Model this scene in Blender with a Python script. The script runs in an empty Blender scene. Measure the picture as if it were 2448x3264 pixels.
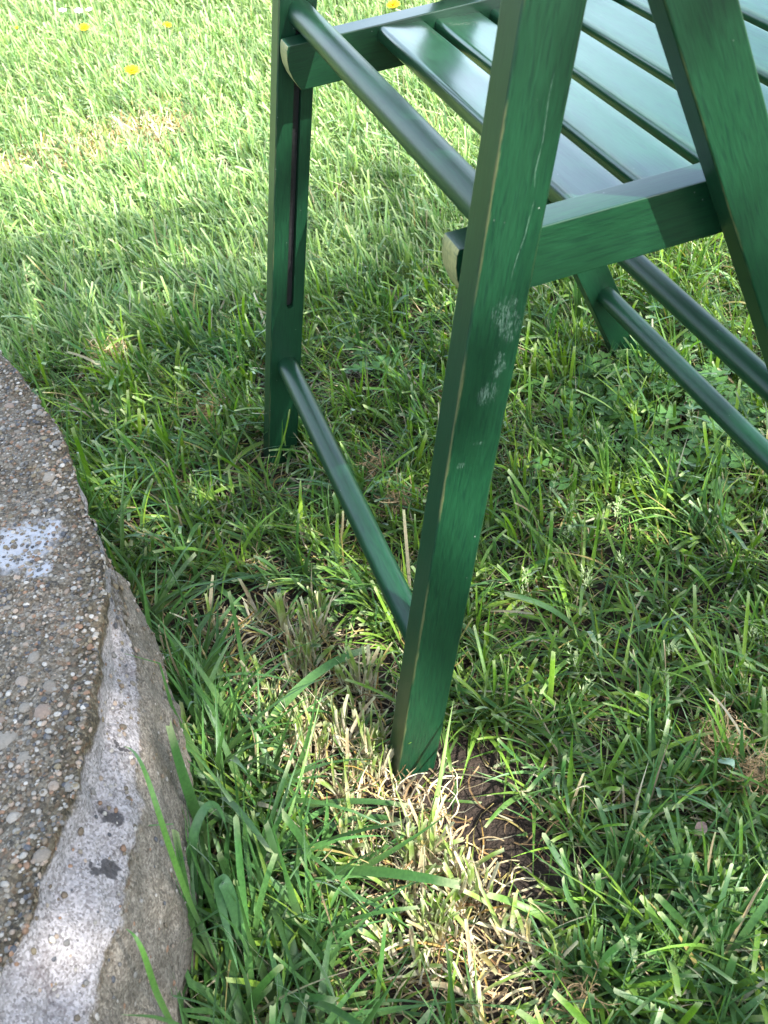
import bpy, bmesh, math, random
import numpy as np
from mathutils import Vector, Matrix, noise as mnoise

rad = math.radians
scene = bpy.context.scene
COL = scene.collection
rng = np.random.default_rng(7)
random.seed(7)

# ------------------------------------------------------------------ camera, sky, sun, exposure
F_PX, W_PX, H_PX = 3252.0, 2448.0, 3264.0
CAM_POS = (-0.12863, -0.45905, 0.73234)
CAM_ROT = (0.82826, 0.06968, -0.3253)
cam_d = bpy.data.cameras.new('camera')
cam = bpy.data.objects.new('camera', cam_d)
COL.objects.link(cam)
cam.location = CAM_POS
cam.rotation_euler = CAM_ROT
cam_d.sensor_fit = 'VERTICAL'
cam_d.sensor_height = 36.0
cam_d.lens = 36.0 * F_PX / H_PX
cam_d.clip_start = 0.02
cam_d.clip_end = 500.0
cam_d.dof.use_dof = True
cam_d.dof.focus_distance = 0.95
cam_d.dof.aperture_fstop = 20.0
scene.camera = cam

SUN_ELEV = rad(48.0)
SUN_H = Vector((0.50, -0.866, 0)).normalized()            # horizontal direction towards the sun
SUN_DIR = Vector((SUN_H.x * math.cos(SUN_ELEV), SUN_H.y * math.cos(SUN_ELEV), math.sin(SUN_ELEV)))
world = bpy.data.worlds.new('World')
scene.world = world
world.use_nodes = True
wn = world.node_tree
wn.nodes.clear()
sky = wn.nodes.new('ShaderNodeTexSky')
sky.sky_type = 'NISHITA'
sky.sun_disc = False
sky.sun_elevation = SUN_ELEV
sky.sun_rotation = math.atan2(SUN_H.x, SUN_H.y)
sky.air_density = 1.0
sky.dust_density = 3.0
sky.ozone_density = 0.6
bgn = wn.nodes.new('ShaderNodeBackground')
bgn.inputs['Strength'].default_value = 0.15
wo = wn.nodes.new('ShaderNodeOutputWorld')
wn.links.new(sky.outputs[0], bgn.inputs[0])
# broken white cloud, spread evenly over the whole sky
wtc = wn.nodes.new('ShaderNodeTexCoord')
wno = wn.nodes.new('ShaderNodeTexNoise')
wno.inputs['Scale'].default_value = 2.6
wno.inputs['Detail'].default_value = 6.0
wno.inputs['Roughness'].default_value = 0.55
wmr = wn.nodes.new('ShaderNodeMapRange')
wmr.interpolation_type = 'SMOOTHSTEP'
wmr.inputs['From Min'].default_value = 0.40
wmr.inputs['From Max'].default_value = 0.66
wmr.inputs['To Max'].default_value = 0.85
cld = wn.nodes.new('ShaderNodeBackground')
cld.inputs['Color'].default_value = (0.72, 0.88, 1.0, 1)
cld.inputs['Strength'].default_value = 1.5
wmx = wn.nodes.new('ShaderNodeMixShader')
wn.links.new(wtc.outputs['Generated'], wno.inputs['Vector'])
wn.links.new(wno.outputs[0], wmr.inputs['Value'])
wn.links.new(wmr.outputs[0], wmx.inputs[0])
wn.links.new(bgn.outputs[0], wmx.inputs[1])
wn.links.new(cld.outputs[0], wmx.inputs[2])
wn.links.new(wmx.outputs[0], wo.inputs[0])

sun_d = bpy.data.lights.new('sun', 'SUN')
sun_d.energy = 5.0
sun_d.angle = rad(0.53)
sun_d.color = (1.0, 0.95, 0.87)
sun = bpy.data.objects.new('sun', sun_d)
COL.objects.link(sun)
sun.rotation_euler = (-SUN_DIR).to_track_quat('-Z', 'Y').to_euler()
sun.location = SUN_DIR * 20

scene.view_settings.view_transform = 'Standard'
scene.view_settings.look = 'None'
scene.view_settings.gamma = 1.0
scene.view_settings.use_curve_mapping = False
scene.view_settings.exposure = 2.3

# ------------------------------------------------------------------ helpers
def euler_mat(e):
    return np.array(Matrix.Identity(3)) if e is None else np.array(
        (Matrix.Rotation(e[2], 3, 'Z') @ Matrix.Rotation(e[1], 3, 'Y') @ Matrix.Rotation(e[0], 3, 'X')))
CR = euler_mat(CAM_ROT)
CP = np.array(CAM_POS)
def gp(u, v, z=0.0):
    """where the sight line measured at (u, v) of the 1659 px wide survey picture meets height z"""
    k = W_PX / 1659.0
    d = CR @ np.array([(u * k - W_PX / 2) / F_PX, -(v * k - H_PX / 2) / F_PX, -1.0])
    t = (z - CP[2]) / d[2]
    return CP + t * d

def link(name, me, mat=None, parent=None):
    o = bpy.data.objects.new(name, me)
    COL.objects.link(o)
    if mat is not None and me is not None and len(me.materials) == 0:
        for m in (mat if isinstance(mat, (list, tuple)) else [mat]):
            me.materials.append(m)
    if parent is not None:
        o.parent = parent
    return o

def tag(o, label, cat=None, group=None, kind=None):
    if label: o['label'] = label
    if cat: o['category'] = cat
    if group: o['group'] = group
    if kind: o['kind'] = kind
    return o

def np_mesh(name, verts, faces, colors=None, smooth=True, extra=None):
    """verts (N,3); faces (M,3|4) int array or list of such arrays"""
    me = bpy.data.meshes.new(name)
    fl = faces if isinstance(faces, list) else [faces]
    fl = [np.asarray(f, dtype=np.int32) for f in fl if len(f)]
    me.vertices.add(len(verts))
    me.vertices.foreach_set('co', np.asarray(verts, dtype=np.float32).ravel())
    loops = np.concatenate([f.ravel() for f in fl])
    sizes = np.concatenate([np.full(len(f), f.shape[1], dtype=np.int32) for f in fl])
    starts = np.concatenate([[0], np.cumsum(sizes)[:-1]]).astype(np.int32)
    me.loops.add(len(loops))
    me.loops.foreach_set('vertex_index', loops)
    me.polygons.add(len(sizes))
    me.polygons.foreach_set('loop_start', starts)
    me.polygons.foreach_set('loop_total', sizes)
    me.polygons.foreach_set('use_smooth', np.full(len(sizes), smooth, dtype=bool))
    me.update(calc_edges=True)
    if colors is not None:
        a = me.color_attributes.new('Col', 'FLOAT_COLOR', 'POINT')
        c = np.ones((len(verts), 4), dtype=np.float32)
        c[:, :3] = colors
        a.data.foreach_set('color', c.ravel())
    for k, arr in (extra or {}).items():
        a = me.attributes.new(k, 'FLOAT', 'POINT')
        a.data.foreach_set('value', np.asarray(arr, dtype=np.float32))
    return me

def bm_mesh(name, bm, smooth=False):
    me = bpy.data.meshes.new(name)
    bm.normal_update()
    bm.to_mesh(me)
    bm.free()
    if smooth:
        me.polygons.foreach_set('use_smooth', [True] * len(me.polygons))
    return me

class NT:
    """small node-tree builder"""
    def __init__(self, name):
        self.m = bpy.data.materials.new(name)
        self.m.use_nodes = True
        self.t = self.m.node_tree
        self.t.nodes.clear()
        self.out = self.t.nodes.new('ShaderNodeOutputMaterial')
    def n(self, typ, ins=None, **props):
        nd = self.t.nodes.new(typ)
        for k, v in props.items():
            setattr(nd, k, v)
        for k, v in (ins or {}).items():
            sock = nd.inputs[k]
            if hasattr(v, 'is_output') or isinstance(v, bpy.types.NodeSocket):
                self.t.links.new(v, sock)
            else:
                sock.default_value = v
        return nd
    def math(self, op, a, b=None, c=None, clamp=False):
        nd = self.t.nodes.new('ShaderNodeMath')
        nd.operation = op
        nd.use_clamp = clamp
        for i, v in enumerate((a, b, c)):
            if v is None: continue
            if isinstance(v, bpy.types.NodeSocket): self.t.links.new(v, nd.inputs[i])
            else: nd.inputs[i].default_value = v
        return nd.outputs[0]
    def ramp(self, fac, stops, interp='LINEAR'):
        nd = self.t.nodes.new('ShaderNodeValToRGB')
        nd.color_ramp.interpolation = interp
        els = nd.color_ramp.elements
        while len(els) < len(stops): els.new(0.5)
        for e, (p, c) in zip(els, stops):
            e.position = p
            e.color = (*c, 1) if len(c) == 3 else c
        self.t.links.new(fac, nd.inputs[0])
        return nd.outputs[0]
    def mix(self, fac, a, b, blend='MIX'):
        nd = self.t.nodes.new('ShaderNodeMix')
        nd.data_type = 'RGBA'
        nd.blend_type = blend
        for i, v in ((0, fac), (6, a), (7, b)):
            if isinstance(v, bpy.types.NodeSocket): self.t.links.new(v, nd.inputs[i])
            else: nd.inputs[i].default_value = v if i == 0 else (*v, 1)
        return nd.outputs[2]
    def noise(self, vec, scale, detail=3, rough=0.55, dist=0.0):
        nd = self.n('ShaderNodeTexNoise', {'Scale': scale, 'Detail': detail, 'Roughness': rough, 'Distortion': dist})
        if vec is not None: self.t.links.new(vec, nd.inputs['Vector'])
        return nd.outputs[0]
    def mapping(self, vec, scale=(1, 1, 1), loc=(0, 0, 0), rot=(0, 0, 0)):
        nd = self.n('ShaderNodeMapping', {'Scale': scale, 'Location': loc, 'Rotation': rot})
        self.t.links.new(vec, nd.inputs['Vector'])
        return nd.outputs[0]
    def coord(self, which='Object'):
        return self.n('ShaderNodeTexCoord').outputs[which]
    def rng(self, v, a, b, c=0.0, d=1.0, smooth=True):
        nd = self.n('ShaderNodeMapRange', {'From Min': a, 'From Max': b, 'To Min': c, 'To Max': d})
        if smooth: nd.interpolation_type = 'SMOOTHSTEP'
        self.t.links.new(v, nd.inputs['Value'])
        return nd.outputs[0]
    def finish(self, shader):
        self.t.links.new(shader, self.out.inputs['Surface'])
        return self.m
    def principled(self, color, rough=0.5, spec=0.5, normal=None, **kw):
        ins = {'Roughness': rough, 'Specular IOR Level': spec}
        nd = self.n('ShaderNodeBsdfPrincipled', ins)
        if isinstance(color, bpy.types.NodeSocket): self.t.links.new(color, nd.inputs['Base Color'])
        else: nd.inputs['Base Color'].default_value = (*color, 1)
        if normal is not None: self.t.links.new(normal, nd.inputs['Normal'])
        for k, v in kw.items():
            s = nd.inputs[k.replace('_', ' ')]
            if isinstance(v, bpy.types.NodeSocket): self.t.links.new(v, s)
            else: s.default_value = v
        return nd.outputs[0]
    def bump(self, h, strength=0.3, dist=0.001, normal=None):
        nd = self.n('ShaderNodeBump', {'Strength': strength, 'Distance': dist, 'Height': h})
        if normal is not None: self.t.links.new(normal, nd.inputs['Normal'])
        return nd.outputs[0]

# ------------------------------------------------------------------ materials
def wood_material(name, axis, half=None, wear=0.0, scuffs=False, rough=0.36, coat=0.05, spec=0.32, tone=1.3):
    """green stained, varnished beech. axis: long axis of the piece in its own coordinates;
    half: (half width x, half thickness y) of a leg for the rubbed edges"""
    b = NT(name)
    co = b.coord('Object')
    rnd = b.n('ShaderNodeObjectInfo').outputs['Random']
    off = b.n('ShaderNodeCombineXYZ', {'X': b.math('MULTIPLY', rnd, 3.1), 'Y': b.math('MULTIPLY', rnd, 7.7), 'Z': b.math('MULTIPLY', rnd, 1.7)}).outputs[0]
    vadd = b.n('ShaderNodeVectorMath', {0: co, 1: off}, operation='ADD').outputs[0]
    st = [800.0, 800.0, 800.0]
    st[axis] = 60.0
    grain = b.noise(b.mapping(vadd, scale=tuple(st)), 1.0, 4, 0.6)
    st2 = [900.0, 900.0, 900.0]
    st2[axis] = 60.0
    pores = b.noise(b.mapping(vadd, scale=tuple(st2)), 1.0, 2, 0.5)
    bst = [30.0, 30.0, 30.0]
    bst[axis] = 12.0
    blot = b.noise(b.mapping(vadd, scale=tuple(bst)), 1.0, 3, 0.5)
    mixv = b.math('ADD', b.math('MULTIPLY', grain, 0.74), b.math('MULTIPLY', blot, 0.26))
    colr = b.ramp(mixv, [(0.28, (0.0015 * tone, 0.0125 * tone, 0.0054 * tone)), (0.50, (0.0022 * tone, 0.0172 * tone, 0.0070 * tone)), (0.74, (0.0036 * tone, 0.0245 * tone, 0.0104 * tone))])
    colr = b.mix(b.rng(pores, 0.52, 0.66, 0, 0.6), colr, (0.001, 0.011, 0.006))
    specks = b.n('ShaderNodeTexVoronoi', {'Scale': 160.0, 'Randomness': 1.0})
    b.t.links.new(vadd, specks.inputs['Vector'])
    dust = b.math('MULTIPLY', b.rng(specks.outputs['Distance'], 0.05, 0.09, 1, 0), b.rng(b.n('ShaderNodeSeparateColor', {0: specks.outputs['Color']}).outputs[0], 0.90, 0.94))
    colr = b.mix(b.math('MULTIPLY', dust, 0.55), colr, (0.2, 0.22, 0.2))
    roughness = b.math('ADD', b.math('MULTIPLY', blot, 0.14), rough - 0.07)
    if half:
        sep = b.n('ShaderNodeSeparateXYZ', {0: co})
        ex = b.math('SUBTRACT', half[0], b.math('ABSOLUTE', sep.outputs[0]))
        ey = b.math('SUBTRACT', half[1], b.math('ABSOLUTE', sep.outputs[1]))
        e = b.math('MAXIMUM', ex, ey)
        wob = b.math('MULTIPLY', b.noise(b.mapping(vadd, scale=(400, 400, 45)), 1.0, 4, 0.7), 0.0042 * wear)
        worn = b.rng(b.math('SUBTRACT', e, wob), -0.0014, -0.0004, 1, 0)
        worn = b.math('MULTIPLY', worn, b.rng(b.noise(b.mapping(vadd, scale=(30, 30, 16)), 1.0, 2), 0.42, 0.56))
        worn = b.math('MULTIPLY', worn, b.rng(sep.outputs[0], -.001, .001, 1, .15))
        colr = b.mix(b.math('MULTIPLY', worn, 0.5), colr, (0.085, 0.085, 0.035))
        if scuffs:
            x, y, z = sep.outputs[0], sep.outputs[1], sep.outputs[2]
            out = b.rng(y, -half[1] + 0.002, -half[1] + 0.003, 1, 0)
            tot = None
            for (cx, cz, rx_, rz_) in ((0.0050, .428, .0140, .014), (0.0080, .420, .009, .018), (0.0060, .394, .006, .014), (0.002, .374, .010, .012), (-.0075, .322, .004, .004), (.003, .338, .006, .002)):
                dx = b.math('DIVIDE', b.math('SUBTRACT', x, cx), rx_)
                dz = b.math('DIVIDE', b.math('SUBTRACT', z, cz), rz_)
                d2 = b.math('ADD', b.math('MULTIPLY', dx, dx), b.math('MULTIPLY', dz, dz))
                m = b.rng(d2, 0.1, 1.0, 1, 0)
                tot = m if tot is None else b.math('MAXIMUM', tot, m)
            streak = b.noise(b.mapping(co, scale=(2200, 300, 260)), 1.0, 4, 0.7)
            blob = b.noise(b.mapping(co, scale=(170, 170, 110), loc=(3.3, 0, 1.2)), 1.0, 3, 0.6)
            sc = b.math('MULTIPLY', b.rng(b.math('ADD', b.math('ADD', b.math('MULTIPLY', streak, 1.05), b.math('MULTIPLY', blob, 0.55)), b.math('MULTIPLY', tot, 0.22)), 0.99, 1.20), b.rng(tot, 0.0, 0.35))
            wig = b.math('MULTIPLY', b.math('SUBTRACT', b.noise(b.mapping(co, scale=(1, 1, 28)), 1.0, 1), 0.5), 0.007)
            for (x0, z0, z1, sl) in ((0.0035, .448, .495, .10), (0.0075, .50, .56, -.03)):
                ln = b.math('ABSOLUTE', b.math('SUBTRACT', b.math('SUBTRACT', x, b.math('MULTIPLY', b.math('SUBTRACT', z, z0), sl)), b.math('ADD', wig, x0)))
                ln = b.math('MULTIPLY', b.rng(ln, 0.00015, 0.00045, 1, 0), b.math('MULTIPLY', b.rng(z, z0, z0 + .006), b.rng(z, z1 - .006, z1, 1, 0)))
                sc = b.math('MAXIMUM', sc, b.math('MULTIPLY', b.math('MULTIPLY', ln, b.rng(streak, .38, .6)), 0.6))
            sc = b.math('MULTIPLY', sc, out)
            colr = b.mix(b.math('MULTIPLY', sc, 0.33), colr, (0.15, 0.22, 0.185))
            roughness = b.math('ADD', roughness, b.math('MULTIPLY', sc, 0.3))
    h = b.math('ADD', b.math('MULTIPLY', grain, 0.6), b.math('MULTIPLY', pores, 0.4))
    nrm = b.bump(h, 0.22, 0.0004)
    return b.finish(b.principled(colr, roughness, spec, nrm, Coat_Weight=coat, Coat_Roughness=0.16, Coat_IOR=1.5))

def end_grain_material():
    b = NT('bare_end_grain')
    co = b.coord('Object')
    g = b.noise(b.mapping(co, scale=(300, 900, 120)), 1.0, 3)
    c = b.ramp(g, [(0.35, (0.10, 0.11, 0.04)), (0.6, (0.21, 0.19, 0.075))])
    g2 = b.noise(b.mapping(co, scale=(60, 60, 900)), 1.0, 2)
    c = b.mix(b.rng(g2, 0.55, 0.7, 0, 0.6), c, (0.03, 0.06, 0.03))
    return b.finish(b.principled(c, 0.6, 0.3, b.bump(g, 0.3, 0.0006)))

def plant_material(name, trans=0.42, gloss=0.10, rough=0.38):
    b = NT(name)
    at = b.n('ShaderNodeAttribute', attribute_name='Col').outputs['Color']
    geo = b.n('ShaderNodeNewGeometry')
    co = b.coord('Object')
    v = b.noise(co, 420.0, 2)
    c = b.mix(0.55, at, b.n('ShaderNodeMix', {0: 1.0, 6: at, 7: b.ramp(v, [(0.3, (0.55, 0.6, 0.55)), (0.7, (1.25, 1.2, 1.1))])}, data_type='RGBA', blend_type='MULTIPLY').outputs[2])
    dif = b.n('ShaderNodeBsdfDiffuse', {'Color': c}).outputs[0]
    hs = b.n('ShaderNodeHueSaturation', {'Hue': 0.49, 'Saturation': 1.12, 'Value': 1.15, 'Color': c}).outputs[0]
    tr = b.n('ShaderNodeBsdfTranslucent', {'Color': hs}).outputs[0]
    s1 = b.n('ShaderNodeMixShader', {0: trans, 1: dif, 2: tr}).outputs[0]
    fr = b.n('ShaderNodeFresnel', {'IOR': b.math('ADD', 1.42, b.math('MULTIPLY', geo.outputs['Backfacing'], 1 / 1.42 - 1.42))}).outputs[0]
    gl = b.n('ShaderNodeBsdfGlossy', {'Color': (0.9, 0.95, 1.0, 1), 'Roughness': rough}).outputs[0]
    s2 = b.n('ShaderNodeMixShader', {0: b.math('MULTIPLY', fr, gloss * 10), 1: s1, 2: gl}).outputs[0]
    return b.finish(s2)

M_GRASS = plant_material('grass_blade', 0.44, 0.055, 0.45)
M_DRY = plant_material('dry_grass', 0.22, 0.02, 0.6)
M_CLOVER = plant_material('clover_leaf', 0.35, 0.05, 0.5)
M_PETAL = plant_material('flower_petal', 0.3, 0.01, 0.7)

def soil_material():
    b = NT('soil')
    co = b.coord('Object')
    n1 = b.noise(co, 30.0, 5, 0.65)
    n2 = b.noise(co, 260.0, 4, 0.6)
    c = b.ramp(b.math('ADD', b.math('MULTIPLY', n1, .5), b.math('MULTIPLY', n2, .5)), [(0.32, (0.009, 0.0065, 0.0055)), (0.5, (0.021, 0.015, 0.0115)), (0.68, (0.042, 0.030, 0.022))])
    sep = b.n('ShaderNodeSeparateXYZ', {0: co})
    dx = b.math('SUBTRACT', sep.outputs[0], 0.4)
    dy = b.math('SUBTRACT', sep.outputs[1], 1.0)
    d = b.math('SQRT', b.math('ADD', b.math('MULTIPLY', dx, dx), b.math('MULTIPLY', dy, dy)))
    far = b.rng(d, 2.6, 3.6)
    lawn = b.ramp(b.noise(co, 3.0, 5, 0.7), [(0.3, (0.030, 0.060, 0.014)), (0.7, (0.060, 0.105, 0.024))])
    c = b.mix(far, c, lawn)
    return b.finish(b.principled(c, 0.9, 0.2, b.bump(b.math('ADD', n1, b.math('MULTIPLY', n2, .7)), 1.0, 0.012)))

def simple_material(name, c0, c1, rough=0.6, scale=200.0, spec=0.3, bump=0.2):
    b = NT(name)
    co = b.coord('Object')
    v = b.noise(co, scale, 4, 0.6)
    c = b.ramp(v, [(0.32, c0), (0.68, c1)])
    return b.finish(b.principled(c, rough, spec, b.bump(v, bump, 0.002)))

# ------------------------------------------------------------------ ground
def ground_z(x, y):
    x = np.asarray(x, float); y = np.asarray(y, float)
    return (0.0035 * np.sin(x * 9.1 + 1.3) * np.cos(y * 7.3 + .4) + 0.002 * np.sin(x * 31 + y * 17) - 0.004)

def build_ground():
    gx = np.concatenate([[-120, -40, -14, -6, -3.2], np.linspace(-2, 3, 101), [4.2, 7, 15, 40, 120]])
    gy = np.concatenate([[-120, -40, -14, -6, -3], np.linspace(-2, 4, 121), [5.2, 8, 15, 40, 120]])
    X, Y = np.meshgrid(gx, gy)
    Z = ground_z(X, Y)
    v = np.stack([X, Y, Z], -1).reshape(-1, 3)
    nx, ny = len(gx), len(gy)
    i = np.arange(nx * ny).reshape(ny, nx)
    f = np.stack([i[:-1, :-1], i[:-1, 1:], i[1:, 1:], i[1:, :-1]], -1).reshape(-1, 4)
    o = link('ground', np_mesh('ground', v, f), soil_material())
    o['kind'] = 'structure'
build_ground()

# ------------------------------------------------------------------ stone
zT, zE = 0.205, 0.158
T_px = [(0, 760), (60, 830), (120, 920), (180, 1080), (215, 1180), (232, 1300), (227, 1450), (205, 1600), (168, 1750), (130, 1850), (80, 1990), (0, 2150)]
E_px = [(236, 1215), (262, 1300), (285, 1400), (299, 1500), (304, 1620), (300, 1700), (291, 1800), (275, 1900), (250, 2000), (215, 2100), (190, 2212)]
B_px = [(330, 1480), (370, 1560), (398, 1640), (415, 1720), (432, 1850), (441, 1950), (428, 2080), (405, 2212)]
def poly(px, z, pre, post):
    a = np.array([gp(u, v, z)[:2] for u, v in px])
    a = np.concatenate([np.array(pre).reshape(-1, 2), a, np.array(post).reshape(-1, 2)])
    o = np.argsort(a[:, 1])
    return a[o, 1], a[o, 0]
Ty, Tx = poly(T_px, zT, [(-.75, .70), (-.50, .68), (-.38, .62), (-.30, .54)], [(-.34, -.30), (-.40, -.5), (-.42, -.9)])
Ey, Ex = poly(E_px, zE, [(-.75, .712), (-.49, .695), (-.365, .63), (-.275, .54), (-.232, .44), (-.205, .32), (-.19, .2)], [(-.225, -.34), (-.24, -.5), (-.25, -.9)])
By, Bx = poly(B_px, 0.0, [(-.75, .725), (-.48, .71), (-.35, .645), (-.262, .55), (-.215, .43), (-.190, .30)], [(-.225, -.25), (-.235, -.5), (-.24, -.9)])
_ry = np.linspace(-1, 1, 1601)
_rn = np.array([.0042 * mnoise.noise((v * 26, 3.1, 0)) + .0028 * mnoise.noise((v * 70, 1.7, 2)) + .0016 * mnoise.noise((v * 170, 9.2, 5)) for v in _ry])
def _st(y, a, b):
    t = np.clip((np.asarray(y, float) - a) / (b - a), 0, 1)
    return t * t * (3 - 2 * t)
def xT0(y): return np.interp(y, Ty, Tx) - .008 * np.clip((.12 - np.asarray(y)) / .12, 0, 1)
def xT(y): return xT0(y) + np.interp(y, _ry, _rn)
def xE(y):
    k = _st(y, .15, .23)
    return np.maximum(np.interp(y, Ey, Ex), xT(y) + .004) * (1 - k) + (xT0(y) - .006) * k
_Bi = (By.copy(), Bx.copy())
def xB(y):
    k = _st(y, .17, .30)
    return np.interp(y, *_Bi) * (1 - k) + (xT0(y) - .022) * k
By = np.concatenate([np.linspace(-.9, .70, 161), [.725]])
Bx = np.concatenate([xB(np.linspace(-.9, .70, 161)), [-.75]])
XL = -0.78

def smooth1(a, k):
    for _ in range(k):
        a[1:-1] = (a[:-2] + 2 * a[1:-1] + a[2:]) / 4
    return a

def stone_material():
    b = NT('exposed_aggregate_stone')
    co = b.coord('Object')
    pale = b.n('ShaderNodeAttribute', attribute_name='pale').outputs['Fac']
    face = b.n('ShaderNodeAttribute', attribute_name='face').outputs['Fac']
    big = b.noise(co, 24.0, 5, 0.7)
    med = b.noise(co, 120.0, 4, 0.65)
    fine = b.noise(co, 700.0, 3, 0.6)
    vor = b.n('ShaderNodeTexVoronoi', {'Scale': 330.0, 'Randomness': 1.0})
    b.t.links.new(co, vor.inputs['Vector'])
    vor2 = b.n('ShaderNodeTexVoronoi', {'Scale': 750.0, 'Randomness': 1.0})
    b.t.links.new(co, vor2.inputs['Vector'])
    r1 = b.n('ShaderNodeSeparateColor', {0: vor.outputs['Color']}).outputs[0]
    r2 = b.n('ShaderNodeSeparateColor', {0: vor2.outputs['Color']}).outputs[1]
    grains = b.ramp(r1, [(0.0, (0.035, 0.033, 0.032)), (0.2, (0.095, 0.075, 0.052)), (0.45, (0.15, 0.125, 0.095)), (0.62, (0.20, 0.18, 0.155)), (0.74, (0.17, 0.105, 0.065)), (0.88, (0.25, 0.21, 0.165)), (1.0, (0.38, 0.35, 0.31))], 'CONSTANT')
    grains2 = b.ramp(r2, [(0.0, (0.05, 0.042, 0.032)), (0.3, (0.115, 0.092, 0.066)), (0.65, (0.18, 0.155, 0.125)), (0.88, (0.34, 0.31, 0.27))], 'CONSTANT')
    aggr = b.mix(0.5, grains, grains2)
    tint = b.ramp(big, [(0.3, (0.62, 0.58, 0.50)), (0.5, (0.92, 0.88, 0.80)), (0.72, (1.15, 1.1, 1.06))])
    aggr = b.n('ShaderNodeMix', {0: 1.0, 6: aggr, 7: tint}, data_type='RGBA', blend_type='MULTIPLY').outputs[2]
    edge = b.n('ShaderNodeAttribute', attribute_name='edge').outputs['Fac']
    em = b.rng(b.math('ADD', edge, b.math('MULTIPLY', b.math('SUBTRACT', big, 0.5), 1.4)), 0.3, 0.8, 0, 0.75)
    aggr = b.n('ShaderNodeMix', {0: em, 6: aggr, 7: (0.50, 0.46, 0.34, 1)}, data_type='RGBA', blend_type='MULTIPLY').outputs[2]
    # brown side
    side = b.ramp(b.math('ADD', b.math('MULTIPLY', med, .6), b.math('MULTIPLY', r2, .4)), [(0.25, (0.085, 0.070, 0.055)), (0.5, (0.18, 0.152, 0.122)), (0.75, (0.29, 0.252, 0.208))])
    side = b.n('ShaderNodeMix', {0: 0.7, 6: side, 7: tint}, data_type='RGBA', blend_type='MULTIPLY').outputs[2]
    # pale lichen-covered shoulder
    pl = b.ramp(b.math('ADD', b.math('MULTIPLY', med, .55), b.math('MULTIPLY', r2, .45)), [(0.22, (0.110, 0.092, 0.084)), (0.42, (0.215, 0.188, 0.175)), (0.70, (0.345, 0.310, 0.296))])
    pl = b.mix(b.rng(big, 0.55, 0.74, 0, 0.75), pl, (0.10, 0.073, 0.071))
    speck = b.rng(b.noise(co, 330.0, 2, 0.5), 0.66, 0.72)
    pl = b.mix(b.math('MULTIPLY', speck, 0.75), pl, (0.05, 0.042, 0.038))
    wob = b.math('MULTIPLY', b.math('SUBTRACT', b.noise(co, 42.0, 6, 0.72), 0.5), 1.7)
    pm = b.rng(b.math('ADD', pale, wob), 0.30, 0.72)
    fm = b.rng(b.math('ADD', face, wob), 0.20, 0.80)
    c = b.mix(fm, aggr, side)
    c = b.mix(pm, c, pl)
    # white crust on the top and dark lichen spots on the pale shoulder, each with its own place and outline
    nw = b.n('ShaderNodeTexNoise', {'Scale': 140.0, 'Detail': 4.0})
    b.t.links.new(co, nw.inputs['Vector'])
    warped = b.n('ShaderNodeVectorMath', {0: co, 1: b.n('ShaderNodeVectorMath', {0: b.n('ShaderNodeVectorMath', {0: nw.outputs['Color'], 1: (0.5, 0.5, 0.5)}, operation='SUBTRACT').outputs[0], 1: (0.018, 0.018, 0.0)}, operation='MULTIPLY').outputs[0]}, operation='ADD').outputs[0]
    def spot(p, r, soft=0.25, vec=warped, sy=1.0):
        d = b.n('ShaderNodeVectorMath', {0: vec, 1: tuple(p)}, operation='SUBTRACT').outputs[0]
        d = b.n('ShaderNodeVectorMath', {0: d, 1: (1.0, 1.0 / sy, 0.25)}, operation='MULTIPLY').outputs[0]
        l = b.n('ShaderNodeVectorMath', {0: d}, operation='LENGTH').outputs['Value']
        return b.rng(l, r * (1 - soft), r * (1 + soft), 1, 0)
    crust = b.math('MAXIMUM', spot(gp(40, 1178, zT), 0.027), spot(gp(105, 1150, zT), 0.012))
    crust = b.math('MAXIMUM', crust, spot(gp(85, 1235, zT), 0.010))
    crust = b.math('MULTIPLY', crust, b.rng(b.noise(co, 330.0, 3), 0.30, 0.40))
    c = b.mix(b.math('MULTIPLY', crust, 0.85), c, (0.42, 0.41, 0.42))
    dark = None
    for (u, v, rr) in ((246, 1771, .0068), (236, 1882, .0070), (222, 1884, .004), (264, 1614, .0028), (50, 1710, 0.004)):
        s = spot(gp(u, v, 0.168), rr, 0.18, sy=0.8)
        dark = s if dark is None else b.math('MAXIMUM', dark, s)
    c = b.mix(b.math('MULTIPLY', dark, 0.88), c, (0.028, 0.024, 0.024))
    h = b.math('ADD', b.math('MULTIPLY', b.math('SUBTRACT', 1.0, vor.outputs['Distance']), 0.55), b.math('ADD', b.math('MULTIPLY', fine, 0.25), b.math('MULTIPLY', med, 0.7)))
    nrm = b.bump(h, 0.75, 0.0022)
    c = b.n('ShaderNodeMix', {0: 1.0, 6: c, 7: (0.61, 0.64, 0.69, 1)}, data_type='RGBA', blend_type='MULTIPLY').outputs[2]
    return b.finish(b.principled(c, 0.82, 0.25, nrm))

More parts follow.
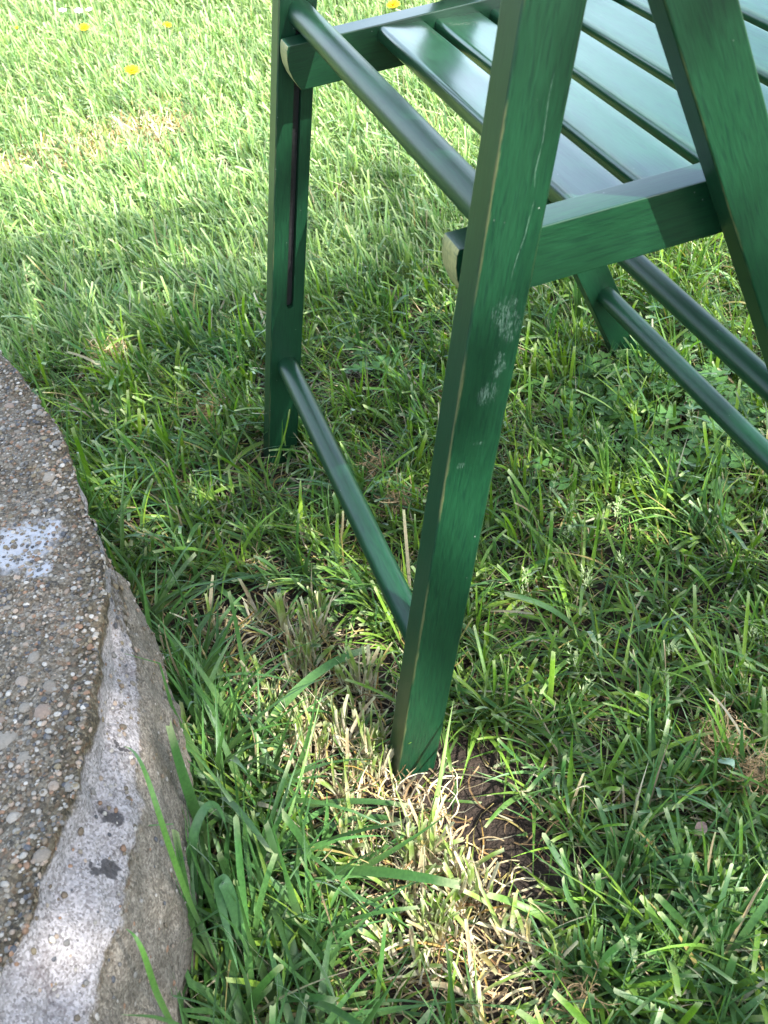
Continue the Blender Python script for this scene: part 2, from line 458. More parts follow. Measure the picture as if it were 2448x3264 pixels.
def stone_surface():
    ys = np.concatenate([np.linspace(-.9, -.34, 30)[:-1], np.linspace(-.34, .56, 260), np.linspace(.56, .70, 40)[1:]])
    nT, nS, nF = 70, 26, 44
    rows, pale, face = [], [], []
    for y in ys:
        t, e, bx = float(xT(y)), float(xE(y)), float(xB(y))
        # x and z of the section, from the back of the top over the shoulder to the ground
        a = 1 - (1 - np.linspace(0, 1, nT)) ** 1.9
        px = XL + (t - XL) * a
        pz = np.full(nT, zT)
        s = np.linspace(0, 1, nS + 1)[1:]
        sx = t + (e - t) * s
        k_ = min(1.0, max(0.0, (y + .16) / .16)); ss_ = np.clip(s / .16, 0, 1)
        step = .62 * (ss_ * ss_ * (3 - 2 * ss_)) + .38 * s ** 1.6
        sz = zT + (zE - zT) * (k_ * step + (1 - k_) * (.35 * step + .65 * s ** 1.2))
        f = np.linspace(0, 1, nF + 1)[1:]
        bul = (0.012 - .010 * float(_st(y, .12, .25))) * np.sin(np.clip(f * 1.15, 0, 1) * math.pi)
        fx = e + (bx - e) * f + bul
        fz = zE + (-0.03 - zE) * f
        X = smooth1(np.concatenate([px, sx, fx]), 2)
        Z = smooth1(np.concatenate([pz, sz, fz]), 2)
        rows.append(np.stack([X, np.full_like(X, y), Z], -1))
        wS = min(1.0, max(0.0, (e - t) / 0.012))
        pale.append(np.concatenate([np.zeros(nT), [.35, .8, 1.0], np.full(nS - 5, 1.2 * wS), [.8 * wS, .5 * wS], np.linspace(.3, 0, 4), np.zeros(nF - 4)]))
        face.append(np.concatenate([np.zeros(nT + nS - 1), [.4], np.linspace(.6, 1, 4), np.ones(nF - 4)]))
    V = np.array(rows)
    for k in range(3):
        V[1:-1, :, 0] = (V[:-2, :, 0] + 2 * V[1:-1, :, 0] + V[2:, :, 0]) / 4
    ny, nx = V.shape[:2]
    # normals for displacement
    du = np.gradient(V, axis=1); dv = np.gradient(V, axis=0)
    N = np.cross(du, dv); N /= np.linalg.norm(N, axis=-1, keepdims=True) + 1e-12
    N *= np.sign(np.where(np.abs(N[..., 2:3]) > .2, N[..., 2:3], N[..., 0:1]))
    D = np.zeros((ny, nx))
    for j in range(ny):
        for i in range(nx):
            p = Vector(V[j, i])
            D[j, i] = 0.0040 * mnoise.noise(p * 12) + 0.0038 * mnoise.noise(p * 38) + 0.0022 * mnoise.noise(p * 95) + 0.0012 * mnoise.noise(p * 190)
    V = V + N * D[..., None]
    edge = np.exp(-((V[..., 0] - xT(V[..., 1])) / .022) ** 2)
    idx = np.arange(nx * ny).reshape(ny, nx)
    f = np.stack([idx[:-1, :-1], idx[:-1, 1:], idx[1:, 1:], idx[1:, :-1]], -1).reshape(-1, 4)
    # close the back, both ends and the bottom
    verts = list(V.reshape(-1, 3))
    base = len(verts)
    for y in ys: verts.append(np.array([XL, y, -0.03]))
    bi = base + np.arange(ny)
    back = np.stack([bi[:-1], idx[:-1, 0], idx[1:, 0], bi[1:]], -1)
    me = np_mesh('stone', np.array(verts), [f, back], extra={
        'pale': np.concatenate([np.array(pale).ravel(), np.zeros(ny)]), 'face': np.concatenate([np.array(face).ravel(), np.zeros(ny)]), 'edge': np.concatenate([edge.ravel(), np.zeros(ny)])})
    bm = bmesh.new(); bm.from_mesh(me)
    for j in (0, ny - 1):
        bm.verts.ensure_lookup_table()
        loop = [bm.verts[int(k)] for k in idx[j]] + [bm.verts[int(bi[j])]]
        try: bm.faces.new(loop if j else loop[::-1])
        except ValueError: pass
    bmesh.ops.recalc_face_normals(bm, faces=bm.faces)
    bm.to_mesh(me); bm.free()
    me.polygons.foreach_set('use_smooth', [len(p.vertices) == 4 for p in me.polygons])
    return me, V, N, np.array(pale), np.array(face), ys

stone_root = bpy.data.objects.new('stone_block', None)
COL.objects.link(stone_root)
stone_root.location = (-0.4, 0.0, 0.0)
tag(stone_root, 'rough grey concrete block full of small pebbles, with a pale lichened edge beside the grass', 'stone block')
stone_me, SV, SN, SP, SF, Sys = stone_surface()
body = link('body', stone_me, stone_material(), stone_root)
body.location = (0.4, 0, 0)

def pebble_mesh(name, seed):
    r = random.Random(seed)
    bm = bmesh.new()
    n = 8
    rings = []
    for z, rr in ((-.35, .85), (.15, 1.0), (.62, .74)):
        rings.append([bm.verts.new(((rr * math.cos(2 * math.pi * k / n)) * r.uniform(.82, 1.12), rr * math.sin(2 * math.pi * k / n) * r.uniform(.82, 1.12), z * r.uniform(.85, 1.15))) for k in range(n)])
    top = bm.verts.new((r.uniform(-.2, .2), r.uniform(-.2, .2), .92))
    for a, b2 in zip(rings[:-1], rings[1:]):
        for k in range(n):
            bm.faces.new((a[k], a[(k + 1) % n], b2[(k + 1) % n], b2[k]))
    for k in range(n):
        bm.faces.new((rings[-1][k], rings[-1][(k + 1) % n], top))
    return bm_mesh(name, bm, True)

def pebble_material():
    b = NT('pebble')
    rnd = b.n('ShaderNodeObjectInfo').outputs['Random']
    co = b.coord('Object')
    pal = [(0.0, (0.155, 0.133, 0.108)), (0.18, (0.118, 0.09, 0.064)), (0.34, (0.195, 0.172, 0.148)), (0.46, (0.070, 0.070, 0.080)), (0.54, (0.165, 0.096, 0.062)), (0.59, (0.22, 0.165, 0.125)), (0.70, (0.10, 0.093, 0.084)), (0.86, (0.27, 0.245, 0.215)), (0.93, (0.14, 0.113, 0.07))]
    c = b.mix(0.55, b.ramp(rnd, pal, 'CONSTANT'), (0.112, 0.104, 0.094))
    v = b.noise(co, 3.0, 4, 0.7)
    c = b.n('ShaderNodeMix', {0: 0.8, 6: c, 7: b.ramp(v, [(0.3, (0.62, 0.6, 0.56)), (0.7, (1.15, 1.12, 1.1))])}, data_type='RGBA', blend_type='MULTIPLY').outputs[2]
    return b.finish(b.principled(c, 0.65, 0.35, b.bump(v, 0.4, 0.0006)))
def gravel_material():
    b = NT('gravel_grain')
    at = b.n('ShaderNodeAttribute', attribute_name='Col').outputs['Color']
    v = b.noise(b.coord('Object'), 600.0, 3, 0.7)
    c = b.n('ShaderNodeMix', {0: 0.8, 6: at, 7: b.ramp(v, [(0.3, (0.65, 0.63, 0.6)), (0.7, (1.15, 1.12, 1.1))])}, data_type='RGBA', blend_type='MULTIPLY').outputs[2]
    return b.finish(b.principled(c, 0.72, 0.3))

def scatter_pebbles():
    meshes = [pebble_mesh('pebble', 100 + k) for k in range(7)]
    pm = pebble_material()
    for m in meshes: m.materials.append(pm)
    flat = SV.reshape(-1, 3); nf = SN.reshape(-1, 3); pale = SP.ravel(); face = SF.ravel()
    ny, nx = SV.shape[:2]
    nT = 70
    # candidate places, by area, on the top between the back and the shoulder
    pts = []
    def place(y, x):
        j = int(np.clip(np.searchsorted(Sys, y), 1, ny - 1))
        i = int(np.clip(np.searchsorted(SV[j, :nT, 0], x), 1, nT - 1))
        return SV[j, i] + np.array([x - SV[j, i, 0], y - SV[j, i, 1], 0]), SN[j, i]
    placed = []
    cells = {}
    def free(x, y, r):
        cx, cy = int(x / .012), int(y / .012)
        for a in range(cx - 1, cx + 2):
            for c2 in range(cy - 1, cy + 2):
                for (qx, qy, qr) in cells.get((a, c2), ()):
                    if (qx - x) ** 2 + (qy - y) ** 2 < (qr + r) ** 2 * .8: return False
        cells.setdefault((cx, cy), []).append((x, y, r))
        return True
    R = np.random.default_rng(3)
    # pebbles that can be picked apart
    n_big = 0
    for (u, v, r, k) in ((105, 1028, .0062, .62), (130, 1060, .0042, .56), (143, 1078, .003, .57), (20, 875, .0045, .45), (80, 950, .003, .5), (62, 890, .0034, .45), (110, 905, .0035, .8),
                         (75, 1425, .0048, .55), (50, 1480, .005, .1), (135, 1350, .004, .7), (15, 1600, .008, .4), (55, 1640, .0062, .6), (95, 1545, .0075, .99), (115, 1700, .004, .1), (25, 1760, .0052, .3), (110, 1490, .0045, .85)):
        p = gp(u, v, zT)
        if p[0] < xT(p[1]) - .002: free(p[0], p[1], r); placed.append((p[0], p[1], r))
    tries = 0
    while len(placed) < 300 and tries < 20000:
        tries += 1
        y = R.uniform(-.21, .52)
        x = float(xT(y)) - .003 - R.random() ** 1.2 * .13
        r = float(np.clip(R.lognormal(math.log(.0024), .36), .0016, .0056))
        if free(x, y, r): placed.append((x, y, r))
    for q, (x, y, r) in enumerate(placed):
        P, N = place(y, x)
        o = bpy.data.objects.new('pebble', meshes[q % 7])
        COL.objects.link(o)
        o.parent = stone_root
        o.location = Vector(P) + Vector((0.4, 0, 0)) - Vector(N) * r * .16
        qn = Vector(N).to_track_quat('Z', 'Y')
        o.rotation_euler = (qn.to_matrix() @ Matrix.Rotation(R.uniform(0, 6.28), 3, 'Z')).to_euler()
        o.scale = (r * R.uniform(.85, 1.35), r * R.uniform(.8, 1.1), r * R.uniform(.35, .6))
    # the finer grit, joined
    src = []
    for m in meshes:
        vv = np.zeros(len(m.vertices) * 3); m.vertices.foreach_get('co', vv)
        src.append((vv.reshape(-1, 3), [list(p.vertices) for p in m.polygons]))
    VV, F3, F4, CC = [], [], [], []
    pal = np.array([(.28, .25, .21), (.20, .155, .11), (.36, .34, .31), (.09, .095, .11), (.28, .17, .11), (.38, .30, .24), (.17, .165, .16), (.47, .45, .42), (.23, .19, .125), (.14, .115, .085)]) * .48
    off = 0
    N_GRIT = 11000
    for q in range(N_GRIT):
        y = R.uniform(-.24, .56)
        if R.random() < .9:
            x = float(xT(y)) + .004 - R.random() ** 1.1 * .17
            P, N = place(y, min(x, float(xT(y)) - .0005))
            P = P.copy(); 
        else:
            j = int(R.integers(30, ny - 40)); i = int(R.integers(nT - 2, nT + 45))
            P, N = SV[j, i] + R.normal(0, .0008, 3), SN[j, i]
        r = float(np.clip(R.lognormal(math.log(.00125), .35), .0007, .0024))
        vsrc, fsrc = src[q % 7]
        qn = (Vector(N).to_track_quat('Z', 'Y').to_matrix() @ Matrix.Rotation(R.uniform(0, 6.28), 3, 'Z'))
        M = np.array(qn) * np.array([r * R.uniform(.8, 1.4), r * R.uniform(.8, 1.1), r * R.uniform(.5, .9)])
        VV.append(vsrc @ M.T + P)
        CC.append(np.repeat(pal[[R.integers(len(pal))]] * R.uniform(.75, 1.2), len(vsrc), 0))
        for f in fsrc:
            (F3 if len(f) == 3 else F4).append([k + off for k in f])
        off += len(vsrc)
    me = np_mesh('grit', np.concatenate(VV), [np.array(F4), np.array(F3)], np.concatenate(CC))
    g = link('grit', me, gravel_material(), stone_root)
    g.location = (0.4, 0, 0)
    g['kind'] = 'stuff'
scatter_pebbles()

# ------------------------------------------------------------------ folding chair
CH = dict(W=.46855, a=.16894, b=.44466, L=.44967, wA=.03378, tA=.02378, wB=.03597, tB=.0203, zr=.45051, s=.04799, hr=.0382, y1=.03059, tr=.02324,
          sd=.00515, sx1=.06327, pitch=.05107, q=.4649, rl=.01103, zl=.12343, dl=.00204, ru=.01113, zu=.47148, du=.00238, r1=.01114, z1=.11848, d1=.00221, r2=.01062, z2=.27714)
chair = bpy.data.objects.new('folding_chair', None)
COL.objects.link(chair)
chair.location = (.2, .23, 0)
tag(chair, 'dark green stained wooden folding chair with slatted seat standing on the lawn', 'chair')
CO = Vector(chair.location)

def rounded_bar(name, prof_lo, prof_hi, bevel=.0018, seg=3):
    bm = bmesh.new()
    lo = [bm.verts.new(p) for p in prof_lo]
    hi = [bm.verts.new(p) for p in prof_hi]
    n = len(lo)
    bm.faces.new(lo[::-1]); bm.faces.new(hi)
    for k in range(n):
        bm.faces.new((lo[k], lo[(k + 1) % n], hi[(k + 1) % n], hi[k]))
    bmesh.ops.recalc_face_normals(bm, faces=bm.faces)
    bmesh.ops.bevel(bm, geom=list(bm.edges), offset=bevel, segments=seg, profile=.5, affect='EDGES', clamp_overlap=True)
    return bm

def shade(me, ang=40):
    me.polygons.foreach_set('use_smooth', [True] * len(me.polygons))
    try: me.set_sharp_from_angle(angle=rad(ang))
    except Exception: pass
    return me

def bool_cut(me, cutter):
    a = bpy.data.objects.new('tmp_a', me); c = bpy.data.objects.new('tmp_c', cutter)
    COL.objects.link(a); COL.objects.link(c)
    m = a.modifiers.new('b', 'BOOLEAN'); m.operation = 'DIFFERENCE'; m.object = c; m.solver = 'EXACT'
    dg = bpy.context.evaluated_depsgraph_get()
    dg.update()
    out = bpy.data.meshes.new_from_object(a.evaluated_get(dg))
    bpy.data.objects.remove(a); bpy.data.objects.remove(c)
    out.name = me.name
    return out

def capsule(v, u0, u1, half, y0, y1):
    bm = bmesh.new()
    pts = []
    for k in range(13):
        t = math.pi * k / 12
        pts.append((v + half * math.cos(t), u1 + half * math.sin(t)))
    for k in range(13):
        t = math.pi + math.pi * k / 12
        pts.append((v + half * math.cos(t), u0 + half * math.sin(t)))
    lo = [bm.verts.new((p[0], y0, p[1])) for p in pts]
    hi = [bm.verts.new((p[0], y1, p[1])) for p in pts]
    n = len(pts)
    bm.faces.new(lo); bm.faces.new(hi[::-1])
    for k in range(n): bm.faces.new((lo[(k + 1) % n], lo[k], hi[k], hi[(k + 1) % n]))
    bmesh.ops.recalc_face_normals(bm, faces=bm.faces)
    return bm_mesh('cutter', bm)

def leg_bar(hw, ht, length, shear_bot, shear_top=0.0, sink=.010):
    def ring(u, sh): return [(-hw, -ht, u - hw * sh), (hw, -ht, u + hw * sh), (hw, ht, u + hw * sh), (-hw, ht, u - hw * sh)]
    return rounded_bar('leg', ring(-sink, shear_bot), ring(length, shear_top), .0016)

M_LEG_A = wood_material('green_wood_leg_scuffed', 2, (CH['wA'] / 2, CH['tA'] / 2), 1.0, True)
M_LEG_A2 = wood_material('green_wood_leg_rear', 2, (CH['wA'] / 2, CH['tA'] / 2), .75)
M_LEG_B = wood_material('green_wood_leg_front', 2, (CH['wB'] / 2, CH['tB'] / 2), .75)
M_RAIL = wood_material('green_wood_rail', 0, coat=.35)
M_SLAT = wood_material('green_wood_slat', 1, rough=.31, coat=.38, spec=.5, tone=1.75)  # same paint as the rails, tone raised for the sunlit look of the seat
M_DOWEL = wood_material('green_wood_dowel', 1, rough=.36, coat=.0, spec=.30)
M_END = end_grain_material()
M_BLACK = simple_material('black_groove_strip', (0.006, 0.006, 0.007), (0.012, 0.012, 0.013), 0.5, 300)
M_STEEL = simple_material('dull_steel', (0.25, 0.25, 0.25), (0.4, 0.4, 0.4), 0.4, 300)

def part(name, me, mat, loc, roty=0.0, parent=chair):
    o = link(name, me, mat, parent)
    o.location = Vector(loc) - CO if parent is chair else Vector(loc)
    o.rotation_euler = (0, roty, 0)
    if name != 'rung':
        wn_ = o.modifiers.new('weighted', 'WEIGHTED_NORMAL'); wn_.keep_sharp = True; wn_.weight = 80
    return o

W_ = CH['W']
# rear legs with the sliding groove on their inner faces
LA = .685
for yc, inner, mat in ((CH['tA'] / 2, 1, M_LEG_A), (W_ - CH['tA'] / 2, -1, M_LEG_A2)):
    me = bm_mesh('leg', leg_bar(CH['wA'] / 2, CH['tA'] / 2, LA, math.tan(CH['a']), 0))
    ht = CH['tA'] / 2
    y0, y1_ = (ht - .009, ht + .01) if inner > 0 else (-ht - .01, -ht + .009)
    me = shade(bool_cut(me, capsule(.0022, .1955, .462, .0036, y0, y1_)), 35)
    leg = part('leg', me, mat, (0, yc, 0), CH['a'])
    leg['label'] = 'rear leg with a long dark groove on its inner face'
    # black strip along the bottom of the groove
    blk = capsule(.0022, .1957, .462, .0033, (ht - .0095) if inner > 0 else (-ht + .007), (ht - .007) if inner > 0 else (-ht + .0095))
    link('groove_strip', blk, M_BLACK, leg)
# front legs running up into the backrest
LB = .93
for yc in (CH['tB'] / 2 + .0006, W_ - CH['tB'] / 2 - .0006):
    me = shade(bm_mesh('leg', leg_bar(CH['wB'] / 2, CH['tB'] / 2, LB, -math.tan(CH['b']), 0)), 35)
    part('leg', me, M_LEG_B, (CH['L'], yc, 0), -CH['b'])

def dowel(r, length):
    bm = bmesh.new()
    n = 40
    rings = []
    for y in (0, .002, length * .33, length * .66, length - .002, length):
        rings.append([bm.verts.new((r * math.cos(2 * math.pi * k / n), y, r * math.sin(2 * math.pi * k / n))) for k in range(n)])
    for a, b in zip(rings[:-1], rings[1:]):
        for k in range(n): bm.faces.new((a[k], b[k], b[(k + 1) % n], a[(k + 1) % n]))
    bm.faces.new(rings[0]); bm.faces.new(rings[-1][::-1])
    bmesh.ops.recalc_face_normals(bm, faces=bm.faces)
    return shade(bm_mesh('rung', bm), 40)
def ptA(v, u): return (v * math.cos(CH['a']) + u * math.sin(CH['a']), 0, -v * math.sin(CH['a']) + u * math.cos(CH['a']))
def ptB(v, u): return (CH['L'] + v * math.cos(CH['b']) - u * math.sin(CH['b']), 0, v * math.sin(CH['b']) + u * math.cos(CH['b']))
for (p, r, t) in ((ptA(CH['dl'], CH['zl']), CH['rl'], CH['tA']), (ptA(CH['du'], CH['zu']), CH['ru'], CH['tA']), (ptB(CH['d1'], CH['z1']), CH['r1'], CH['tB']), (ptB(0, CH['z2']), CH['r2'], CH['tB'])):
    part('rung', dowel(r, W_ - 2 * t + .012), M_DOWEL, (p[0], t - .006, p[2]))

# seat rails
RO = ptA(0, CH['zr'] / math.cos(CH['a']))
RO = (CH['zr'] * math.tan(CH['a']), 0, CH['zr'])
RAIL_LEN = .375
def rail_mesh(half_t):
    prof = [(-.0165, 0.0), (RAIL_LEN - .008, 0.0), (RAIL_LEN, -.008), (RAIL_LEN - .002, -CH['hr'] + .006), (RAIL_LEN - .01, -CH['hr']), (-.0108, -CH['hr'])]
    prof += [(-.0135, -.0340), (-.0168, -.0271), (-.0190, -.0190), (-.0192, -.0110), (-.0182, -.0040)]
    lo = [(x, -half_t, z) for x, z in prof]; hi = [(x, half_t, z) for x, z in prof]
    bm = rounded_bar('seat_rail', lo, hi, .0012, 2)
    for f in bm.faces:
        f.material_index = 1 if (f.normal.x < -.55 and f.calc_center_median().x < -.008) else 0
    return shade(bm_mesh('seat_rail', bm), 30)
for yc in (CH['y1'] + CH['tr'] / 2, W_ - CH['y1'] - CH['tr'] / 2):
    me = rail_mesh(CH['tr'] / 2)
    me.materials.append(M_RAIL); me.materials.append(M_END)
    r_ = part('seat_rail', me, None, (RO[0], yc, RO[2]), -CH['s'])
    # sliding pin into the groove and pivot into the front leg
    near = yc < .2
    for (xx, nm) in ((.004, 'slide_pin'),):
        bm = bmesh.new()
        bmesh.ops.create_cone(bm, cap_ends=True, segments=16, radius1=.003, radius2=.003, depth=.016, matrix=Matrix.Translation((xx, (-1 if near else 1) * (CH['tr'] / 2 + .005), -.019)) @ Matrix.Rotation(rad(90), 4, 'X'))
        link(nm, bm_mesh(nm, bm, False), M_STEEL, r_)

# seat slats
y2 = CH['y1'] + CH['tr']
SLW = CH['pitch'] - .0075
def slat_mesh(w, length, th=.0125, rr=.0042):
    bm = bmesh.new()
    prof = []
    for (cx, cz, a0) in ((w - rr, -rr, 0), (rr, -rr, 90), (rr * .6, -th + rr * .6, 180), (w - rr * .6, -th + rr * .6, 270)):
        rad_ = rr if cz == -rr else rr * .6
        for k in range(5):
            t = rad(a0 + 90 * k / 4)
            prof.append((cx + rad_ * math.cos(t), cz + rad_ * math.sin(t)))
        if a0 == 0:
            for f in (.75, .5, .25):
                prof.append((rr + (w - 2 * rr) * f, -.0004 + .0004 * abs(f - .5) * 2))
    lo = [bm.verts.new((x, 0, z)) for x, z in prof]; hi = [bm.verts.new((x, length, z)) for x, z in prof]
    n = len(prof)
    bm.faces.new(lo); bm.faces.new(hi[::-1])
    for k in range(n): bm.faces.new((lo[(k + 1) % n], lo[k], hi[k], hi[(k + 1) % n]))
    bmesh.ops.recalc_face_normals(bm, faces=bm.faces)
    return shade(bm_mesh('slat', bm), 40)
sm = slat_mesh(SLW, W_ - 2 * y2 + .002)
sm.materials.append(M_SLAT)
for k in range(6):
    x = CH['sx1'] + k * CH['pitch']
    def dep(xx): return CH['sd'] - CH['q'] * (xx - .2) ** 2 + CH['q'] * .01
    d0 = max(dep(x), .001); d1 = max(dep(x + SLW), .001)
    o = bpy.data.objects.new('slat', sm)
    COL.objects.link(o); o.parent = chair
    cs, sn = math.cos(CH['s']), math.sin(CH['s'])
    P = Vector((RO[0] + x * cs + d0 * sn, y2 - .001, RO[2] + x * sn - d0 * cs))
    o.location = P - CO
    o.rotation_euler = (0, -CH['s'] + math.atan2(d1 - d0, SLW), 0)
# backrest boards between the front legs, above the picture
for u in (.80, .885):
    bm = rounded_bar('backrest_board', [(-.007, 0, -.03), (.007, 0, -.03), (.007, 0, .03), (-.007, 0, .03)], [(-.007, W_ - 2 * CH['tB'] + .008, -.03), (.007, W_ - 2 * CH['tB'] + .008, -.03), (.007, W_ - 2 * CH['tB'] + .008, .03), (-.007, W_ - 2 * CH['tB'] + .008, .03)], .003)
    p = ptB(0, u)
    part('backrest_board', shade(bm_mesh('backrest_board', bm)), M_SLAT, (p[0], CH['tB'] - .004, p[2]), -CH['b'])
for y_ in (CH['tB'] / 2, W_ - CH['tB'] / 2):
    bm = bmesh.new()
    bmesh.ops.create_cone(bm, cap_ends=True, segments=20, radius1=.0045, radius2=.0045, depth=.030, matrix=Matrix.Rotation(rad(90), 4, 'X'))
    p = ptA(.004, LA - .006)
    part('hinge_pin', bm_mesh('hinge_pin', bm), M_STEEL, (p[0], y_, p[2]))

# ------------------------------------------------------------------ grass
GREENS = np.array([(.085, .178, .018), (.066, .150, .015), (.110, .205, .020), (.055, .128, .020), (.130, .215, .024)])
BLUES = np.array([(.046, .125, .032), (.058, .140, .038), (.040, .108, .024)])
STRAW = np.array([(.36, .30, .18), (.42, .37, .25), (.29, .22, .13), (.46, .42, .31), (.34, .28, .10)])

def sstep(x, a, b):
    t = np.clip((x - a) / (b - a), 0, 1)
    return t * t * (3 - 2 * t)

def blades(base, az, length, width, lean, curv, twist, c_base, c_tip, cut, fold=.25, nseg=5, tipcol=None, zlift=.001, wave=None):
    """vectorised ribbon blades -> verts, faces, colours (three points across)"""
    n = len(base)
    t = np.linspace(0, 1, nseg + 1)
    th = lean[:, None] + curv[:, None] * t[None, :]
    seg = length[:, None] / nseg
    thm = (th[:, 1:] + th[:, :-1]) / 2
    hx = np.concatenate([np.zeros((n, 1)), np.cumsum(np.sin(thm) * seg, 1)], 1)
    hz = np.concatenate([np.zeros((n, 1)), np.cumsum(np.cos(thm) * seg, 1)], 1)
    azv = az[:, None] + (0 if wave is None else wave[:, None] * t[None, :])
    ca, sa = np.cos(azv), np.sin(azv)
    P = np.stack([base[:, 0:1] + hx * ca, base[:, 1:2] + hx * sa, base[:, 2:3] + hz], -1)
    gz = ground_z(P[..., 0], P[..., 1]) + zlift
    P[..., 2] = np.maximum(P[..., 2], gz)
    # keep lying parts out of the stone
    yy = P[..., 1]
    xe = np.interp(yy, By, Bx) + .004
    inside = (P[..., 0] < xe) & (P[..., 2] < zE) & (yy < .71)
    P[..., 0] = np.where(inside, xe + .006 * (P[..., 2] / .2), P[..., 0])
    tw = twist[:, None] * t[None, :]
    # side direction: horizontal normal of the azimuth, rolled about the blade
    side = np.stack([-sa * np.ones_like(th), ca * np.ones_like(th), np.zeros_like(th)], -1)
    up = np.stack([-np.cos(th) * ca, -np.cos(th) * sa, np.sin(th)], -1)
    S = side * np.cos(tw)[..., None] + up * np.sin(tw)[..., None]
    U = -side * np.sin(tw)[..., None] + up * np.cos(tw)[..., None]
    prof_p = (1 - t ** 2.2) * (0.72 + 0.28 * np.sin(np.pi * np.minimum(t * 1.6, 1)))
    prof_p[-1] = .03
    prof_c = 0.72 + 0.28 * np.sin(np.pi * np.minimum(t * .9 + .05, 1))
    pr = np.where(cut[:, None], prof_c[None, :], prof_p[None, :])
    hw = width[:, None] / 2 * pr
    Lp = P + S * hw[..., None]
    Rp = P - S * hw[..., None]
    Mp = P - U * (hw * fold)[..., None]
    # ragged cut ends
    jag = rng.uniform(-.5, .5, (n, 2)) * width[:, None] * cut[:, None]
    tang = np.stack([np.sin(th[:, -1]) * ca[:, -1], np.sin(th[:, -1]) * sa[:, -1], np.cos(th[:, -1])], -1)
    Lp[:, -1] += tang * jag[:, 0:1]; Rp[:, -1] += tang * jag[:, 1:2]
    V = np.stack([Lp, Mp, Rp], 2)                                   # n, seg+1, 3, 3
    mixc = sstep(t, 0.0, .75)[None, :, None]
    Cc = c_base[:, None, :] * (1 - mixc) + c_tip[:, None, :] * mixc
    if tipcol is not None:
        Cc[:, -1] = np.where(cut[:, None], .35 * Cc[:, -1] + .65 * tipcol, Cc[:, -1])
    Cc = np.repeat(Cc[:, :, None, :], 3, 2)
    Cc[:, :, 1] *= .93
    k = nseg + 1
    b0 = (np.arange(n) * k * 3)[:, None, None]
    j = (np.arange(nseg) * 3)[None, :, None]
    i = np.arange(2)[None, None, :]
    a = b0 + j + i
    Fq = np.stack([a, a + 1, a + 4, a + 3], -1).reshape(-1, 4)
    return V.reshape(-1, 3), Fq, Cc.reshape(-1, 3)

class Pile:
    def __init__(s): s.v, s.f, s.c, s.n = [], [], [], 0
    def add(s, V, Fq, C):
        s.v.append(V); s.f.append(Fq + s.n); s.c.append(C); s.n += len(V)
    def mesh(s, name): return np_mesh(name, np.concatenate(s.v), np.concatenate(s.f), np.concatenate(s.c))

def G(u, v): return gp(u, v, 0.0)[:2]
DRY_LINE = np.array([G(470, 1330), G(600, 1400), G(690, 1560), G(760, 1640), G(860, 1740), G(900, 1860), G(1000, 1990), G(1060, 2120)])
BARE = [(G(1040, 1695), .040), (G(1085, 1830), .040), (G(1135, 1960), .022), (G(1110, 2140), .032), (G(840, 1420), .018), (G(1000, 2080), .016), (G(760, 1960), .010)]
CLOVER = [(G(1440, 930), .15), (G(1330, 860), .07), (G(1560, 1010), .10)]
BLEACH = [(G(285, 300), .13), (G(160, 355), .12), (G(50, 375), .10)]
COARSE = [(G(1480, 2080), .13), (G(1330, 2100), .07), (G(1600, 1900), .07)]
def seg_dist(p, line):
    d = np.full(len(p), 9.0)
    for a, b in zip(line[:-1], line[1:]):
        ab = b - a
        t = np.clip(((p - a) @ ab) / (ab @ ab), 0, 1)
        d = np.minimum(d, np.linalg.norm(p - a - t[:, None] * ab, axis=1))
    return d
def z_dry(p): return sstep(seg_dist(p, DRY_LINE), .064, .022)
def z_dryw(p): return sstep(seg_dist(p, DRY_LINE), .088, .040)
def z_disc(p, L):
    w = np.zeros(len(p))
    for c, r in L: w = np.maximum(w, sstep(np.linalg.norm(p - c, axis=1), r * 1.15, r * .6))
    return w
def z_tall(p):
    d = p[:, 0] - np.interp(p[:, 1], By, Bx)
    reach = np.interp(p[:, 1], [-.5, 0.0, .15, .35, .5], [.14, .12, .085, .06, .04])
    return np.where(p[:, 1] < .66, sstep(d, reach, reach * .45), 0)
def off_stone(p):
    return (p[:, 0] > np.interp(p[:, 1], By, Bx) + .004) | (p[:, 1] > .72)
FAR_FOOT = np.array([0.0, W_ - CH['tA'] / 2])
FEET = [np.array([0.0, CH['tA'] / 2]), np.array([0.0, W_ - CH['tA'] / 2]), np.array([CH['L'], .01]), np.array([CH['L'], W_ - .01])]
def off_feet(p):
    ok = np.ones(len(p), bool)
    for c in FEET: ok &= (np.abs(p[:, 0] - c[0]) > .021) | (np.abs(p[:, 1] - c[1]) > .016)
    return ok
def vnoise(p, s, seed=0):
    q = np.empty(len(p))
    for i, (x, y) in enumerate(p): q[i] = mnoise.noise((x * s + seed * 7.3, y * s - seed * 3.1, seed))
    return q

